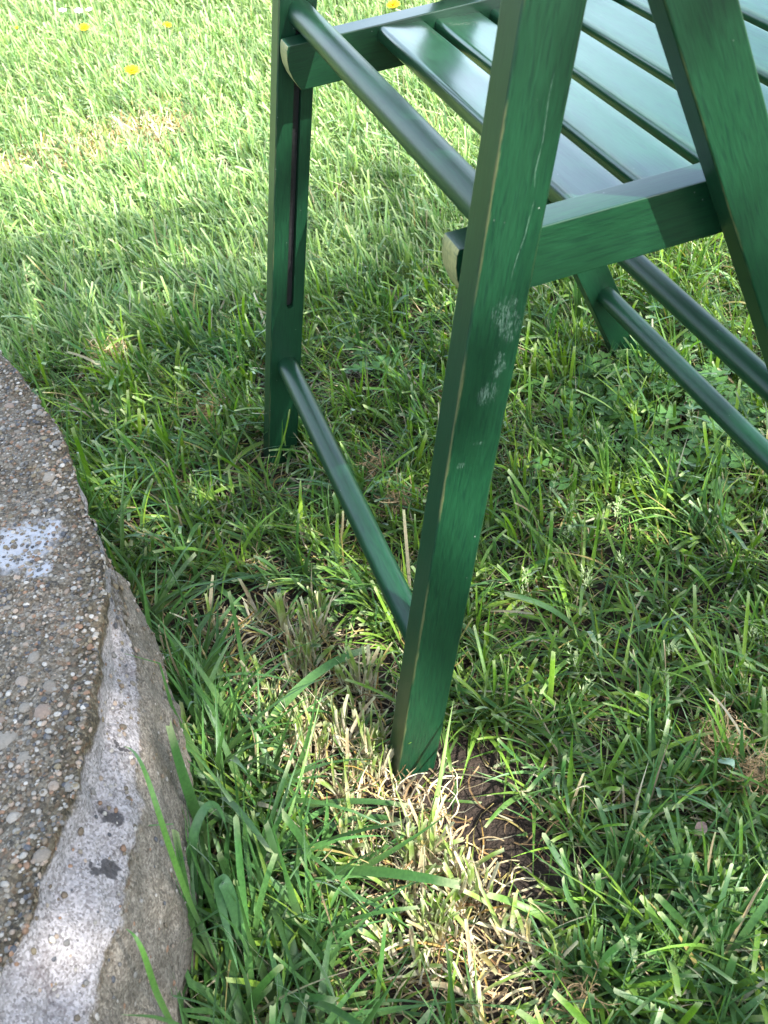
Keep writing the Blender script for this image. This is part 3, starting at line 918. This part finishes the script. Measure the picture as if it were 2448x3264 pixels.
PATCHW = 1.0
def tuft_blades(cent, per, spread, pile, lmin, lmax, wmin, wmax, lean0, palette, dryfrac=.08, cutfrac=.6, blue=0.0, nseg=5, vari=.22, bias=None, outward=.75, base_pale=.5):
    n = len(cent)
    k = rng.integers(per[0], per[1] + 1, n)
    idx = np.repeat(np.arange(n), k)
    m = len(idx)
    ang = rng.uniform(0, 2 * math.pi, m)
    r = np.abs(rng.normal(0, spread, m))
    pos = cent[idx] + np.stack([np.cos(ang) * r, np.sin(ang) * r], -1)
    ok = off_stone(pos) & off_feet(pos)
    pos, idx, ang = pos[ok], idx[ok], ang[ok]
    m = len(pos)
    az = np.where(rng.random(m) < outward, ang + rng.normal(0, .7, m), rng.uniform(0, 2 * math.pi, m))
    if bias is not None:
        bx, by, bw = bias
        fa = (math.atan2(by, bx) + 1.7 * vnoise(cent, 3.2, 11) + .6 * vnoise(cent, 11.0, 12))[idx]
        vx = np.cos(az) + np.cos(fa) * bw; vy = np.sin(az) + np.sin(fa) * bw
        az = np.arctan2(vy, vx)
    tl = rng.normal(1, .18, n)[idx]
    length = np.clip(rng.uniform(lmin, lmax, m) * tl, lmin * .6, lmax * 1.35)
    width = rng.uniform(wmin, wmax, m) * np.clip(tl, .8, 1.2)
    lean = np.abs(rng.normal(lean0, .30, m))
    curv = rng.normal(.45, .45, m) * (length / .05)
    curv = np.clip(curv, -.5, 2.0)
    twist = rng.normal(0, .7, m)
    ci = rng.integers(0, len(palette), m)
    tuft_t = rng.normal(1, vari * .6, n)[idx]
    col = palette[ci] * (tuft_t * rng.normal(1, vari * .6, m)).clip(.5, 1.6)[:, None]
    if blue > 0:
        s = (rng.random(n)[idx] < blue)[:, None]
        col = np.where(s, BLUES[rng.integers(0, len(BLUES), m)] * tuft_t.clip(.6, 1.5)[:, None], col)
    cb = col * .75 + base_pale * .25 * np.array([.30, .34, .14])
    dry = rng.random(m) < dryfrac
    width = np.where(dry, width * .62, width)
    sc = STRAW[rng.integers(0, len(STRAW), m)] * rng.uniform(.6, 1.05, m)[:, None]
    part_dry = dry & (rng.random(m) < .45)
    cb = np.where(dry[:, None] & ~part_dry[:, None], sc, cb)
    ct = np.where(dry[:, None], sc, col)
    cut = rng.random(m) < cutfrac
    base = np.stack([pos[:, 0], pos[:, 1], ground_z(pos[:, 0], pos[:, 1]) - .003], -1)
    pile.add(*blades(base, az, length, width, lean, curv, twist, cb, ct, cut, nseg=nseg, tipcol=np.array([.38, .42, .24])))

def sample(x0, x1, y0, y1, density):
    n = rng.poisson((x1 - x0) * (y1 - y0) * density)
    return np.stack([rng.uniform(x0, x1, n), rng.uniform(y0, y1, n)], -1)

lawn = Pile(); dryp = Pile()
def left_lim(y): return -.36
# --- near and middle lawn, in the picture
def zone_keep(p, extra=0):
    w = 1 - .97 * z_dryw(p) - .97 * z_disc(p, [(c_, r_ * 1.3) for c_, r_ in BARE[:4]]) - .97 * z_disc(p, BARE) - .3 * z_disc(p, CLOVER) - .75 * z_disc(p, COARSE) - .55 * z_tall(p) - .5 * z_disc(p, BLEACH)
    q = np.abs((p - np.array([.0, -.035])) / np.array([.034, .050]))
    w *= 1 - .97 * ((q[:, 0] < 1) & (q[:, 1] < 1))
    q = np.abs((p - FAR_FOOT - np.array([-.005, -.040])) / np.array([.038, .055]))
    w *= 1 - .92 * ((q[:, 0] < 1) & (q[:, 1] < 1))
    w *= 1 + .35 * vnoise(p, 22, 1) + .35 * vnoise(p, 60, 2)
    return rng.random(len(p)) < np.clip(w, 0, 1)
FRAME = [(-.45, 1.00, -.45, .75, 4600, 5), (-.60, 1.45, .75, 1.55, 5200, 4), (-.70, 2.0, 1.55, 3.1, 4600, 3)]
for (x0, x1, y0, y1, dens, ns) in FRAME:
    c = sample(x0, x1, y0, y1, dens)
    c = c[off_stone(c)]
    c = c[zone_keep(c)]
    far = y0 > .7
    if far: tuft_blades(c, (4, 9), .010, lawn, .038, .074, .0019, .0036, .40, GREENS * np.array([1.42, 1.36, 1.7]) + np.array([.03, .03, .045]), .05, .55, .06, ns, bias=(-.75, .1, .85), vari=.16, base_pale=1.0)  # far palette paler: its sunlit, hazy look is put into the blade colour
    else:
        big = vnoise(c, 17, 21) > -.05
        tuft_blades(c[big][::2], (7, 14), .0060, lawn, .042, .090, .0020, .0044, .44, GREENS * np.array([1.1, 1.1, 1.25]), .04, .28, .25, 7, bias=(-.5, -.2, .8))
        tuft_blades(c[~big], (3, 8), .008, lawn, .030, .062, .0020, .0042, .52, GREENS * np.array([1.1, 1.1, 1.25]), .05, .35, .20, ns, bias=(-.5, -.2, .6))
    # low leaves lying close to the soil
    c = sample(x0, x1, y0, y1, dens * .55)
    c = c[off_stone(c)]; c = c[rng.random(len(c)) < 1 - .9 * z_disc(c, BARE) - .75 * z_dry(c)]
    tuft_blades(c, (2, 5), .010, lawn, .025, .050, .0020, .0040, 1.05, GREENS * .9, .20, .4, .2, 4 if not far else 3, bias=(-.4, -.2, .3))
# --- margins outside the picture, thinner
c = sample(-2.2, 3.2, -1.6, 4.2, 900)
inside = np.zeros(len(c), bool)
for (x0, x1, y0, y1, *_r) in FRAME: inside |= (c[:, 0] > x0) & (c[:, 0] < x1) & (c[:, 1] > y0) & (c[:, 1] < y1)
c = c[~inside & (off_stone(c)) & ~((c[:, 0] < -.2) & (c[:, 1] < .73))]
tuft_blades(c, (4, 8), .014, lawn, .03, .055, .004, .007, .55, GREENS, .06, .5, .1, 3)
# --- uncut grass along the stone
c = sample(-.30, .0, -.42, .66, 5200); c = c[off_stone(c)]; c = c[rng.random(len(c)) < .95 * z_tall(c) * (1 - .95 * z_dryw(c))]
tuft_blades(c, (2, 4), .008, lawn, .065, .145, .0030, .0070, .42, BLUES * 1.12, .05, .15, 0, 8, bias=(.35, -.2, .35))
c = sample(-.30, .05, -.42, .30, 2600); c = c[off_stone(c)]; c = c[rng.random(len(c)) < .9 * z_tall(c) * (1 - .95 * z_dryw(c))]
tuft_blades(c, (2, 4), .010, lawn, .06, .12, .0026, .0055, 1.0, BLUES * 1.1, .10, .1, 0, 8, bias=(.2, -.5, .3))
# --- broad cut blades in the coarse tufts
for cc, rr in COARSE:
    c = cc + rng.normal(0, rr * .52, (int(rr * rr * 900 * 3.14), 2))
    c = c[z_dryw(c) < .5]
    tuft_blades(c, (14, 24), .0085, lawn, .040, .082, .0026, .0050, .50, np.concatenate([GREENS[:2] * .85, BLUES]), .04, .40, .3, 7)
# --- stubble of the dry patch: straw stems with fresh green cut tips
cc_ = sample(-.25, .12, -.32, .22, 2300); cc_ = cc_[rng.random(len(cc_)) < z_dry(cc_) * .95]
c = np.repeat(cc_, 13, 0) + rng.normal(0, .0042, (len(cc_) * 13, 2)); c = c[off_stone(c) & off_feet(c)]
c = c[(np.abs(c[:, 0] - .004) > .024) | (np.abs(c[:, 1] + .030) > .034)]
c = c[z_disc(c, BARE) < .5]
m = len(c); 
L_ = rng.uniform(.024, .060, m)
base = np.stack([c[:, 0], c[:, 1], ground_z(c[:, 0], c[:, 1]) - .002], -1)
st = np.clip(STRAW[rng.integers(0, 5, m)] * rng.uniform(.95, 1.4, m)[:, None] * np.array([1.08, 1.08, 1.22]) + .18, 0, .82)
pk = rng.random(m) < .18
st[pk] = st[pk] * .6 + np.array([.22, .12, .13]) * .6
gtip = np.where((rng.random(m) < .66)[:, None], np.array([.155, .24, .045]) * rng.uniform(.7, 1.15, m)[:, None], STRAW[rng.integers(0, 5, m)])
lawn.add(*blades(base, rng.uniform(0, 6.28, m), L_, rng.uniform(.0018, .0042, m), np.abs(rng.normal(.17, .15, m)), rng.normal(.2, .4, m), rng.normal(0, .9, m), st, gtip, rng.random(m) < .75, fold=.55, nseg=5, tipcol=np.array([.45, .47, .30])))
# --- thatch: fine dry fibres lying everywhere, thick in the dry and bare places
def fibres(c, lmin, lmax, wmin, wmax, pile, lean=(1.25, .25), dark=.8):
    m = len(c)
    base = np.stack([c[:, 0], c[:, 1], ground_z(c[:, 0], c[:, 1]) + rng.uniform(0, .006, m)], -1)
    s = STRAW[rng.integers(0, 5, m)] * rng.uniform(.45, 1.0, m)[:, None] * dark
    br = rng.random(m) < .3
    s[br] = s[br] * np.array([.62, .48, .40])
    pile.add(*blades(base, rng.uniform(0, 6.28, m), rng.uniform(lmin, lmax, m), rng.uniform(wmin, wmax, m), np.clip(rng.normal(lean[0], lean[1], m), .2, 1.7), rng.normal(.3, .7, m), rng.normal(0, 1.2, m), s, s * rng.uniform(.8, 1.2, m)[:, None], np.ones(m, bool), nseg=5, wave=rng.normal(0, 1.3, m)))
c = sample(-.36, 1.0, -.42, .9, 17000); c = c[off_stone(c) & off_feet(c)]
c = c[rng.random(len(c)) < .40 + .2 * vnoise(c, 12, 5) - .30 * z_disc(c, BARE)]
fibres(c, .015, .045, .0007, .0017, dryp)
c = sample(-.22, .12, -.32, .22, 26000); c = c[off_stone(c) & off_feet(c)]; c = c[rng.random(len(c)) < .8 * z_dry(c)]
fibres(c, .015, .045, .0008, .0020, dryp, (1.15, .3), 1.3)
c = sample(-.5, 1.8, .9, 3.0, 5200); c = c[rng.random(len(c)) < .5 + .6 * vnoise(c, 5, 6)]
fibres(c, .02, .05, .001, .0022, dryp)
# bleached bare-ish strip in the sunlit lawn
c = np.concatenate([G(285, 300) + rng.normal(0, 1, (900, 2)) * np.array([.07, .05]), G(160, 355) + rng.normal(0, 1, (700, 2)) * np.array([.08, .04]), G(60, 370) + rng.normal(0, 1, (350, 2)) * np.array([.06, .03])])
fibres(c, .02, .05, .0014, .0030, dryp, (.8, .4), 1.85)

# --- flower heads of meadow grass
def seed_heads(pile):
    spots = [G(1190, 1130), G(1215, 1180), G(1290, 1330), G(1165, 1290), G(1370, 1270), G(1250, 1320), G(1200, 1200), G(1440, 1560), G(1225, 1560), G(1265, 1500), G(1100, 1390), G(1500, 1000), G(1320, 1180), G(1415, 1450), G(1630, 1410)]
    for s in spots:
        h = random.uniform(.045, .07); a0 = random.uniform(0, 6.28); lx, ly = math.cos(a0) * .018, math.sin(a0) * .018
        n = 34
        t = np.sort(rng.uniform(.55, 1.0, n))
        P = np.stack([s[0] + lx * t, s[1] + ly * t, h * t], -1)
        az = rng.uniform(0, 6.28, n)
        P[:, 0] += np.cos(az) * rng.uniform(0, .007, n) * (1.1 - t) * 2; P[:, 1] += np.sin(az) * rng.uniform(0, .007, n) * (1.1 - t) * 2
        cb = np.tile(np.array([.26, .32, .16]), (n, 1)) * rng.uniform(.7, 1.3, n)[:, None]
        pile.add(*blades(P, az, rng.uniform(.003, .005, n), rng.uniform(.0010, .0017, n), rng.uniform(.3, 1.0, n), np.zeros(n), rng.normal(0, .5, n), cb, cb * 1.25, np.zeros(n, bool), nseg=3, zlift=-1))
        st = np.array([[s[0], s[1], 0.0]])
        pile.add(*blades(st, np.array([a0]), np.array([math.hypot(h, .018)]), np.array([.0009]), np.array([math.atan2(.018, h)]), np.zeros(1), np.zeros(1), np.array([[.13, .2, .06]]), np.array([[.2, .26, .1]]), np.zeros(1, bool), nseg=4, zlift=-1))
seed_heads(lawn)
o = link('lawn_grass', lawn.mesh('lawn_grass'), M_GRASS)
tag(o, 'short mown green lawn grass with cut tips around the chair', 'grass', kind='stuff')
o = link('dry_thatch', dryp.mesh('dry_thatch'), M_DRY)
tag(o, 'pale dry straw and dead grass fibres lying between the green blades', 'dry grass', kind='stuff')

# --- clover
def clover():
    V, Fq, Cc = [], [], []
    n0 = 0
    ring = 8
    for cc, rr in CLOVER + [(G(1620, 830), .10), (G(760, 820), .05), (G(200, 640), .06), (G(870, 590), .05)]:
        dens = 2300 if rr > .06 else 1400
        n = int(math.pi * rr * rr * dens)
        pts = cc + rng.normal(0, rr * .5, (n, 2))
        for (x, y) in pts:
            h = random.uniform(.012, .034)
            r = random.uniform(.0042, .0085)
            z = float(ground_z(x, y)) + h
            a0 = random.uniform(0, 6.28)
            tilt = np.array([random.gauss(0, .25), random.gauss(0, .25)])
            col = np.array([.052, .120, .026]) * random.uniform(.65, 1.35)
            for k in range(3):
                a = a0 + k * 2.094 + random.gauss(0, .1)
                d = np.array([math.cos(a), math.sin(a)]); e = np.array([-d[1], d[0]])
                pts2 = [(0, 0)]
                for t in np.linspace(-1, 1, ring - 1):
                    # heart-shaped leaflet outline
                    pts2.append((r * (.25 + 1.25 * math.cos(t * 1.15) ** .6 - .12 * math.exp(-(t / .18) ** 2)), r * .95 * math.sin(t * 1.5)))
                P = []
                for (q, w) in pts2:
                    xy = d * q + e * w
                    P.append((x + xy[0], y + xy[1], z + xy @ tilt + .25 * abs(w) - .06 * q))
                V += P
                for j in range(1, ring - 1): Fq.append((n0, n0 + j, n0 + j + 1))
                cl = np.tile(col, (ring, 1)); cl[0] *= 1.5
                Cc.append(cl)
                n0 += ring
    me = np_mesh('clover', np.array(V), np.array(Fq), np.concatenate(Cc))
    o = link('clover_patch', me, M_CLOVER)
    tag(o, 'low dark green clover leaves growing in the lawn under the chair', 'clover', kind='stuff')
clover()

# --- dry root tufts lying on the lawn
def tuft_thing(u, v, size, label, n=130, tone=1.0, lift=.016):
    p = G(u, v)
    root = np.array([p[0], p[1]])
    pile = Pile()
    c = root + rng.normal(0, size * .45, (n, 2)) * np.array([1.2, .8])
    m = len(c)
    base = np.stack([c[:, 0], c[:, 1], ground_z(c[:, 0], c[:, 1]) + np.abs(rng.normal(lift, .008, m))], -1)
    s = np.array([.36, .25, .14]) * rng.uniform(.5, 1.35, m)[:, None] * tone
    pile.add(*blades(base, rng.uniform(0, 6.28, m), rng.uniform(size * .5, size * 1.5, m), rng.uniform(.0005, .0013, m), rng.normal(1.3, .35, m), rng.normal(.4, 1.2, m), rng.normal(0, 1.2, m), s, s, np.ones(m, bool), nseg=6, wave=rng.normal(0, 2.2, m)))
    o = link('dry_grass_tuft', pile.mesh('dry_grass_tuft'), M_DRY)
    tag(o, label, 'dry grass')
tuft_thing(1545, 1625, .021, 'fluffy pale brown tuft of dead grass roots on green blades, the larger of a pair', 130, 1.15, .022)
tuft_thing(1628, 1705, .018, 'small pale brown tuft of dead grass roots next to a larger one', 120, 1.0, .024)
tuft_thing(805, 1020, .016, 'curled brown tuft of dead grass behind the lower rung', 110)
tuft_thing(858, 1105, .018, 'brown tuft of dead grass fibres between lower rung and scuffed rear leg', 120)
tuft_thing(248, 780, .018, 'brown patch of dead fibres in the shaded grass near the stone block', 100)
tuft_thing(465, 905, .020, 'brown tuft of dead fibres in the grass beside the far rear leg', 110)
tuft_thing(1225, 2185, .018, 'dull brown mat of dead fibres on bare soil beside the coarse grass', 100, .6)

# --- single long blades bent over the stone
def long_blade(pts, w, label, col=(.075, .17, .035)):
    P = np.array(pts, float)
    # smooth curve
    t = np.linspace(0, len(P) - 1, 22)
    Q = np.stack([np.interp(t, np.arange(len(P)), P[:, k]) for k in range(3)], -1)
    for _ in range(4): Q[1:-1] = (Q[:-2] + 2 * Q[1:-1] + Q[2:]) / 4
    T = np.gradient(Q, axis=0); T /= np.linalg.norm(T, axis=1, keepdims=True)
    view = np.array([.25, -.5, .8]); view /= np.linalg.norm(view)
    S = np.cross(T, view); S /= np.linalg.norm(S, axis=1, keepdims=True)
    U = np.cross(S, T)
    s = np.linspace(0, 1, len(Q))
    hw = w / 2 * np.clip(1.05 - s ** 2.5, .06, 1) * (.75 + .25 * np.sin(s * 3))
    V = np.stack([Q + S * hw[:, None], Q - U * (hw * .35)[:, None], Q - S * hw[:, None]], 1).reshape(-1, 3)
    n = len(Q)
    F_ = []
    for k in range(n - 1):
        for i in range(2): F_.append((k * 3 + i, k * 3 + i + 1, k * 3 + i + 4, k * 3 + i + 3))
    C_ = np.tile(np.array(col), (len(V), 1)) * (1 + .25 * np.sin(np.arange(len(V)) * 12.9))[:, None] ** .3
    o = link('grass_blade', np_mesh('grass_blade', V, np.array(F_), C_), M_GRASS)
    tag(o, label, 'grass blade')
long_blade([gp(440, 2010, .02), gp(425, 1985, .07), gp(398, 1920, .13), gp(362, 1820, .18), gp(332, 1720, .21), gp(308, 1648, .22), gp(285, 1616, .205), gp(268, 1612, .198)], .0040, 'long narrow green grass blade arching over the stone to its pale edge')
long_blade([gp(385, 2240, .05), gp(360, 2190, .10), gp(335, 2140, .15), gp(312, 2060, .19), gp(292, 2020, .20), gp(272, 2006, .196)], .0040, 'short green grass blade leaning on the brown side of the stone')
long_blade([gp(410, 2235, .06), gp(380, 2210, .10), gp(330, 2195, .14), gp(262, 2192, .20)], .0026, 'thin dark blade of grass lying flat across the stone', (.05, .12, .03))
long_blade([gp(430, 1990, .0), gp(416, 1900, .055), gp(412, 1820, .085), gp(430, 1760, .10), gp(455, 1730, .095), gp(478, 1745, .08), gp(492, 1800, .06)], .0075, 'broad blue green grass blade curling over beside the stone', (.05, .125, .045))
long_blade([gp(530, 2080, .0), gp(520, 2010, .05), gp(500, 1940, .09), gp(482, 1895, .105), gp(470, 1900, .10), gp(478, 1960, .08), gp(500, 2040, .06), gp(515, 2100, .045)], .0095, 'broad drooping grass blade folded sharply at its top', (.055, .135, .05))
long_blade([gp(560, 1880, .0), gp(600, 1830, .04), gp(640, 1720, .06), gp(670, 1600, .085), gp(700, 1480, .10)], .0028, 'thin upright bright green blade rising beside the straw stubble', (.10, .20, .035))
long_blade([gp(905, 1850, .0), gp(935, 1760, .02), gp(952, 1680, .040), gp(966, 1590, .060), gp(980, 1510, .078)], .0040, 'stout pale stemmed grass blade standing in front of the leg foot', (.13, .21, .05))

# ------------------------------------------------------------------ flowers
M_STEM = simple_material('flower_stem', (0.06, 0.12, 0.03), (0.12, 0.17, 0.06), 0.5, 200)
M_SEPAL = simple_material('flower_sepal', (0.03, 0.08, 0.02), (0.06, 0.12, 0.03), 0.6, 200)
def ray_florets(n, rings, r, lift, col, w=.16, cup=.35):
    V, F_, C_ = [], [], []
    k0 = 0
    for q in range(rings):
        rr = r * (1 - .22 * q)
        el = lift + cup * q
        for k in range(n):
            a = 2 * math.pi * (k + .5 * (q % 2) + random.uniform(-.25, .25)) / n
            d = np.array([math.cos(a) * math.cos(el), math.sin(a) * math.cos(el), math.sin(el)]); e = np.array([-math.sin(a), math.cos(a), 0])
            l = rr * random.uniform(.85, 1.08); ww = r * w
            V += [d * l * .1 - e * ww * .4, d * l * .1 + e * ww * .4, d * l * .6 + e * ww, d * l + e * ww * .55, d * l - e * ww * .55, d * l * .6 - e * ww]
            F_ += [(k0, k0 + 1, k0 + 2, k0 + 5), (k0 + 5, k0 + 2, k0 + 3, k0 + 4)]
            C_ += [np.array(col) * random.uniform(.85, 1.1)] * 6
            k0 += 6
    return np_mesh('petals', np.array(V), np.array(F_), np.array(C_), smooth=False)
def stem_mesh(h, r):
    bm = bmesh.new()
    prev = None
    for k in range(6):
        z = h * k / 5
        ring = [bm.verts.new((r * math.cos(t) + .004 * math.sin(k * .7), r * math.sin(t), z)) for t in np.linspace(0, 2 * math.pi, 8, endpoint=False)]
        if prev:
            for i in range(8): bm.faces.new((prev[i], prev[(i + 1) % 8], ring[(i + 1) % 8], ring[i]))
        prev = ring
    bm.faces.new(prev)
    return bm_mesh('stem', bm, True)
def flower(name, u, v, h, r, label, cat, kind, closed=False):
    g = gp(u, v, h)
    root = bpy.data.objects.new(name, None)
    COL.objects.link(root)
    root.location = (g[0], g[1], float(ground_z(g[0], g[1])))
    tag(root, label, cat, 'flowers in the lawn')
    link('stem', stem_mesh(h, .0011 if kind == 'dandelion' else .0007), M_STEM, root)
    hd = Vector((.004 * math.sin(3.5), 0, h))
    tl = (random.uniform(.15, .3), random.uniform(-.2, .2), 0)
    if kind == 'dandelion':
        p = link('petals', ray_florets(26, 4, r, .15 if not closed else 1.0, (.80, .55, .015), .10, .30 if not closed else .1), M_PETAL, root)
        p.location = hd; p.rotation_euler = tl
        s = link('sepals', ray_florets(12, 1, r * .62, -.45 if not closed else .9, (.05, .11, .03), .16), M_SEPAL, root)
        s.location = hd - Vector((0, 0, .001)); s.rotation_euler = tl
    else:
        p = link('petals', ray_florets(20, 1, r, .18, (.80, .79, .80), .12), M_PETAL, root)
        p.location = hd; p.rotation_euler = tl
        bm = bmesh.new(); bmesh.ops.create_uvsphere(bm, u_segments=12, v_segments=6, radius=r * .36, matrix=Matrix.Translation(hd + Vector((0, 0, .0005))) @ Matrix.Diagonal((1, 1, .6, 1)))
        link('flower_centre', bm_mesh('flower_centre', bm, True), simple_material('daisy_centre', (.6, .4, .02), (.75, .5, .03), .7, 400), root)
flower('dandelion', 287, 152, .066, .0145, 'wide open yellow dandelion in the bleached part of the sunlit lawn', 'dandelion', 'dandelion')
flower('dandelion', 182, 55, .068, .0130, 'yellow dandelion near the small white daisies', 'dandelion', 'dandelion')
flower('dandelion', 362, 48, .050, .0100, 'faded ragged dandelion low in the bright lawn', 'dandelion', 'dandelion')
flower('dandelion', 851, 6, .066, .0150, 'yellow dandelion behind the far seat rail', 'dandelion', 'dandelion')
flower('dandelion', 38, 60, .062, .008, 'half closed dandelion bud with a thin yellow tip', 'dandelion', 'dandelion', True)
flower('daisy', 135, 17, .056, .0095, 'tiny white daisy in the shadier corner of the lawn', 'daisy', 'daisy')
flower('daisy', 170, 16, .058, .0105, 'larger white daisy next to a tiny one', 'daisy', 'daisy')
flower('daisy', 191, 12, .054, .008, 'pale washed out daisy beside the larger white one', 'daisy', 'daisy')

# fallen bits
def fallen_leaf(u, v, l, w, mat, label, rz):
    V = []
    for k in range(9):
        t = k / 8
        ww = w * math.sin(math.pi * min(max(t, .03), .97)) ** .7
        V += [(l * (t - .5), -ww, .002 + .004 * math.sin(t * 4)), (l * (t - .5), 0, .0005 + .004 * math.sin(t * 4)), (l * (t - .5), ww, .002 + .004 * math.sin(t * 4 + .5))]
    F_ = [(k * 3 + i, k * 3 + i + 1, k * 3 + i + 4, k * 3 + i + 3) for k in range(8) for i in range(2)]
    o = link('fallen_leaf', np_mesh('fallen_leaf', np.array(V), np.array(F_)), mat)
    g = gp(u, v, .03)
    o.location = g; o.rotation_euler = (.3, -.2, rz)
    tag(o, label, 'leaf')
fallen_leaf(1568, 1652, .013, .0045, simple_material('pale_leaf', (.16, .24, .17), (.22, .30, .22), .6, 200), 'small pale grey green leaf scrap below the dead root tufts', 1.9)
fallen_leaf(1512, 1790, .014, .0045, simple_material('dead_leaf', (.09, .06, .05), (.15, .10, .085), .7, 300), 'shrivelled purplish brown dead leaf among coarse blades', .4)

# ------------------------------------------------------------------ tree towards the sun, whose crown breaks the light
SD = np.array(SUN_DIR)
def ground_hit(P): return P[:, :2] - SD[:2] / SD[2] * P[:, 2:3]
# openings in the crown: where sun reaches the ground through it
LIT = [(G(680, 1450), .10), (G(560, 1330), .06), (G(880, 1800), .11), (G(1010, 1950), .06), (G(1350, 2120), .05), (G(1600, 2000), .06), (G(1180, 1560), .04), (G(1330, 1130), .05), (G(400, 1130), .05), (G(1080, 1250), .04), (np.array([.13, .61]), .20), (G(740, 1640), .11), (G(330, 1000), .05), (np.array([-.07, .39]), .05), (np.array([.05, .40]), .05)]
def shade_prob(g):
    # the crown's far rim falls across the lawn behind the chair
    rim = 1.10 - .62 * sstep(g[:, 0], .25, .75) + .05 * np.sin(g[:, 0] * 9)
    w = sstep(g[:, 1], rim + .14, rim - .10)
    for c, r in LIT: w = np.minimum(w, 1 - sstep(np.linalg.norm(g - c, axis=1), r * 1.25, r * .7))
    return w
def build_tree():
    root = bpy.data.objects.new('broadleaf_tree', None)
    COL.objects.link(root)
    cen = SD * 4.4 + np.array([.1, .2, 0])
    base = Vector((cen[0] + 1.3, cen[1] - 1.1, 0))
    root.location = base
    tag(root, 'leafy garden tree whose crown hangs over the chair and dapples the light', 'tree')
    bark = simple_material('bark', (.05, .04, .03), (.14, .11, .085), .9, 30, .2, .8)
    def limb(pts, r0, r1, name):
        bm = bmesh.new(); prev = None
        P = [Vector(p) for p in pts]
        for k, p in enumerate(P):
            d = (P[min(k + 1, len(P) - 1)] - P[max(k - 1, 0)]).normalized()
            x = d.orthogonal().normalized(); y = d.cross(x)
            r = r0 + (r1 - r0) * k / (len(P) - 1)
            ring = [bm.verts.new(p + x * r * math.cos(t) + y * r * math.sin(t)) for t in np.linspace(0, 2 * math.pi, 12, endpoint=False)]
            if prev:
                for i in range(12): bm.faces.new((prev[i], prev[(i + 1) % 12], ring[(i + 1) % 12], ring[i]))
            prev = ring
        bm.faces.new(prev)
        return link(name, bm_mesh(name, bm, True), bark, root)
    c0 = Vector(cen) - base
    limb([(0, 0, -.1), (.03, .02, 1.0), (-.05, .05, 1.8), (-.15, .15, 2.4), (-.3, .3, 3.0)], .20, .10, 'trunk')
    for tgt in ((0, 0, .2), (-.7, .5, -.2), (.6, -.5, .6), (-.3, -.6, .4), (.2, .7, .1)):
        e = c0 + Vector(tgt)
        s = Vector((-.15, .15, 2.3))
        mid = s.lerp(e, .5) + Vector((0, 0, .15))
        limb([s, mid, e], .06, .015, 'limb')
    n = 15000
    D = rng.normal(0, 1, (n, 3)); D /= np.linalg.norm(D, axis=1, keepdims=True)
    P = cen + D * (rng.random(n) ** .4)[:, None] * np.array([1.55, 1.55, .75])
    g = ground_hit(P)
    w = shade_prob(g)
    dens = np.array([mnoise.noise((x * 2.6, y * 2.6, z * 2.6)) for x, y, z in P])
    dn = np.where(((g[:, 0] < -.20) & (g[:, 1] < .62)) | ((g[:, 0] < -.10) & (g[:, 1] < .10)), 1.0, .62)
    keep = (rng.random(n) < w * dn) & (dens > -.15)
    P = P[keep]; m = len(P)
    A = rng.normal(0, 1, (m, 3)); A /= np.linalg.norm(A, axis=1, keepdims=True)
    Nn = rng.normal(0, .5, (m, 3)) + np.array([0, 0, 1]); S = np.cross(A, Nn); S /= np.linalg.norm(S, axis=1, keepdims=True)
    l = rng.uniform(.045, .085, m)[:, None]
    V = np.stack([P - A * l * .5, P + S * l * .32, P + A * l * .6, P - S * l * .32], 1).reshape(-1, 3) - np.array(base)
    F_ = (np.arange(m) * 4)[:, None] + np.arange(4)[None]
    col = np.repeat(np.array([.06, .12, .03]) * rng.uniform(.7, 1.3, m)[:, None], 4, 0)
    link('crown', np_mesh('crown', V, F_, col, smooth=False), M_GRASS, root)
build_tree()
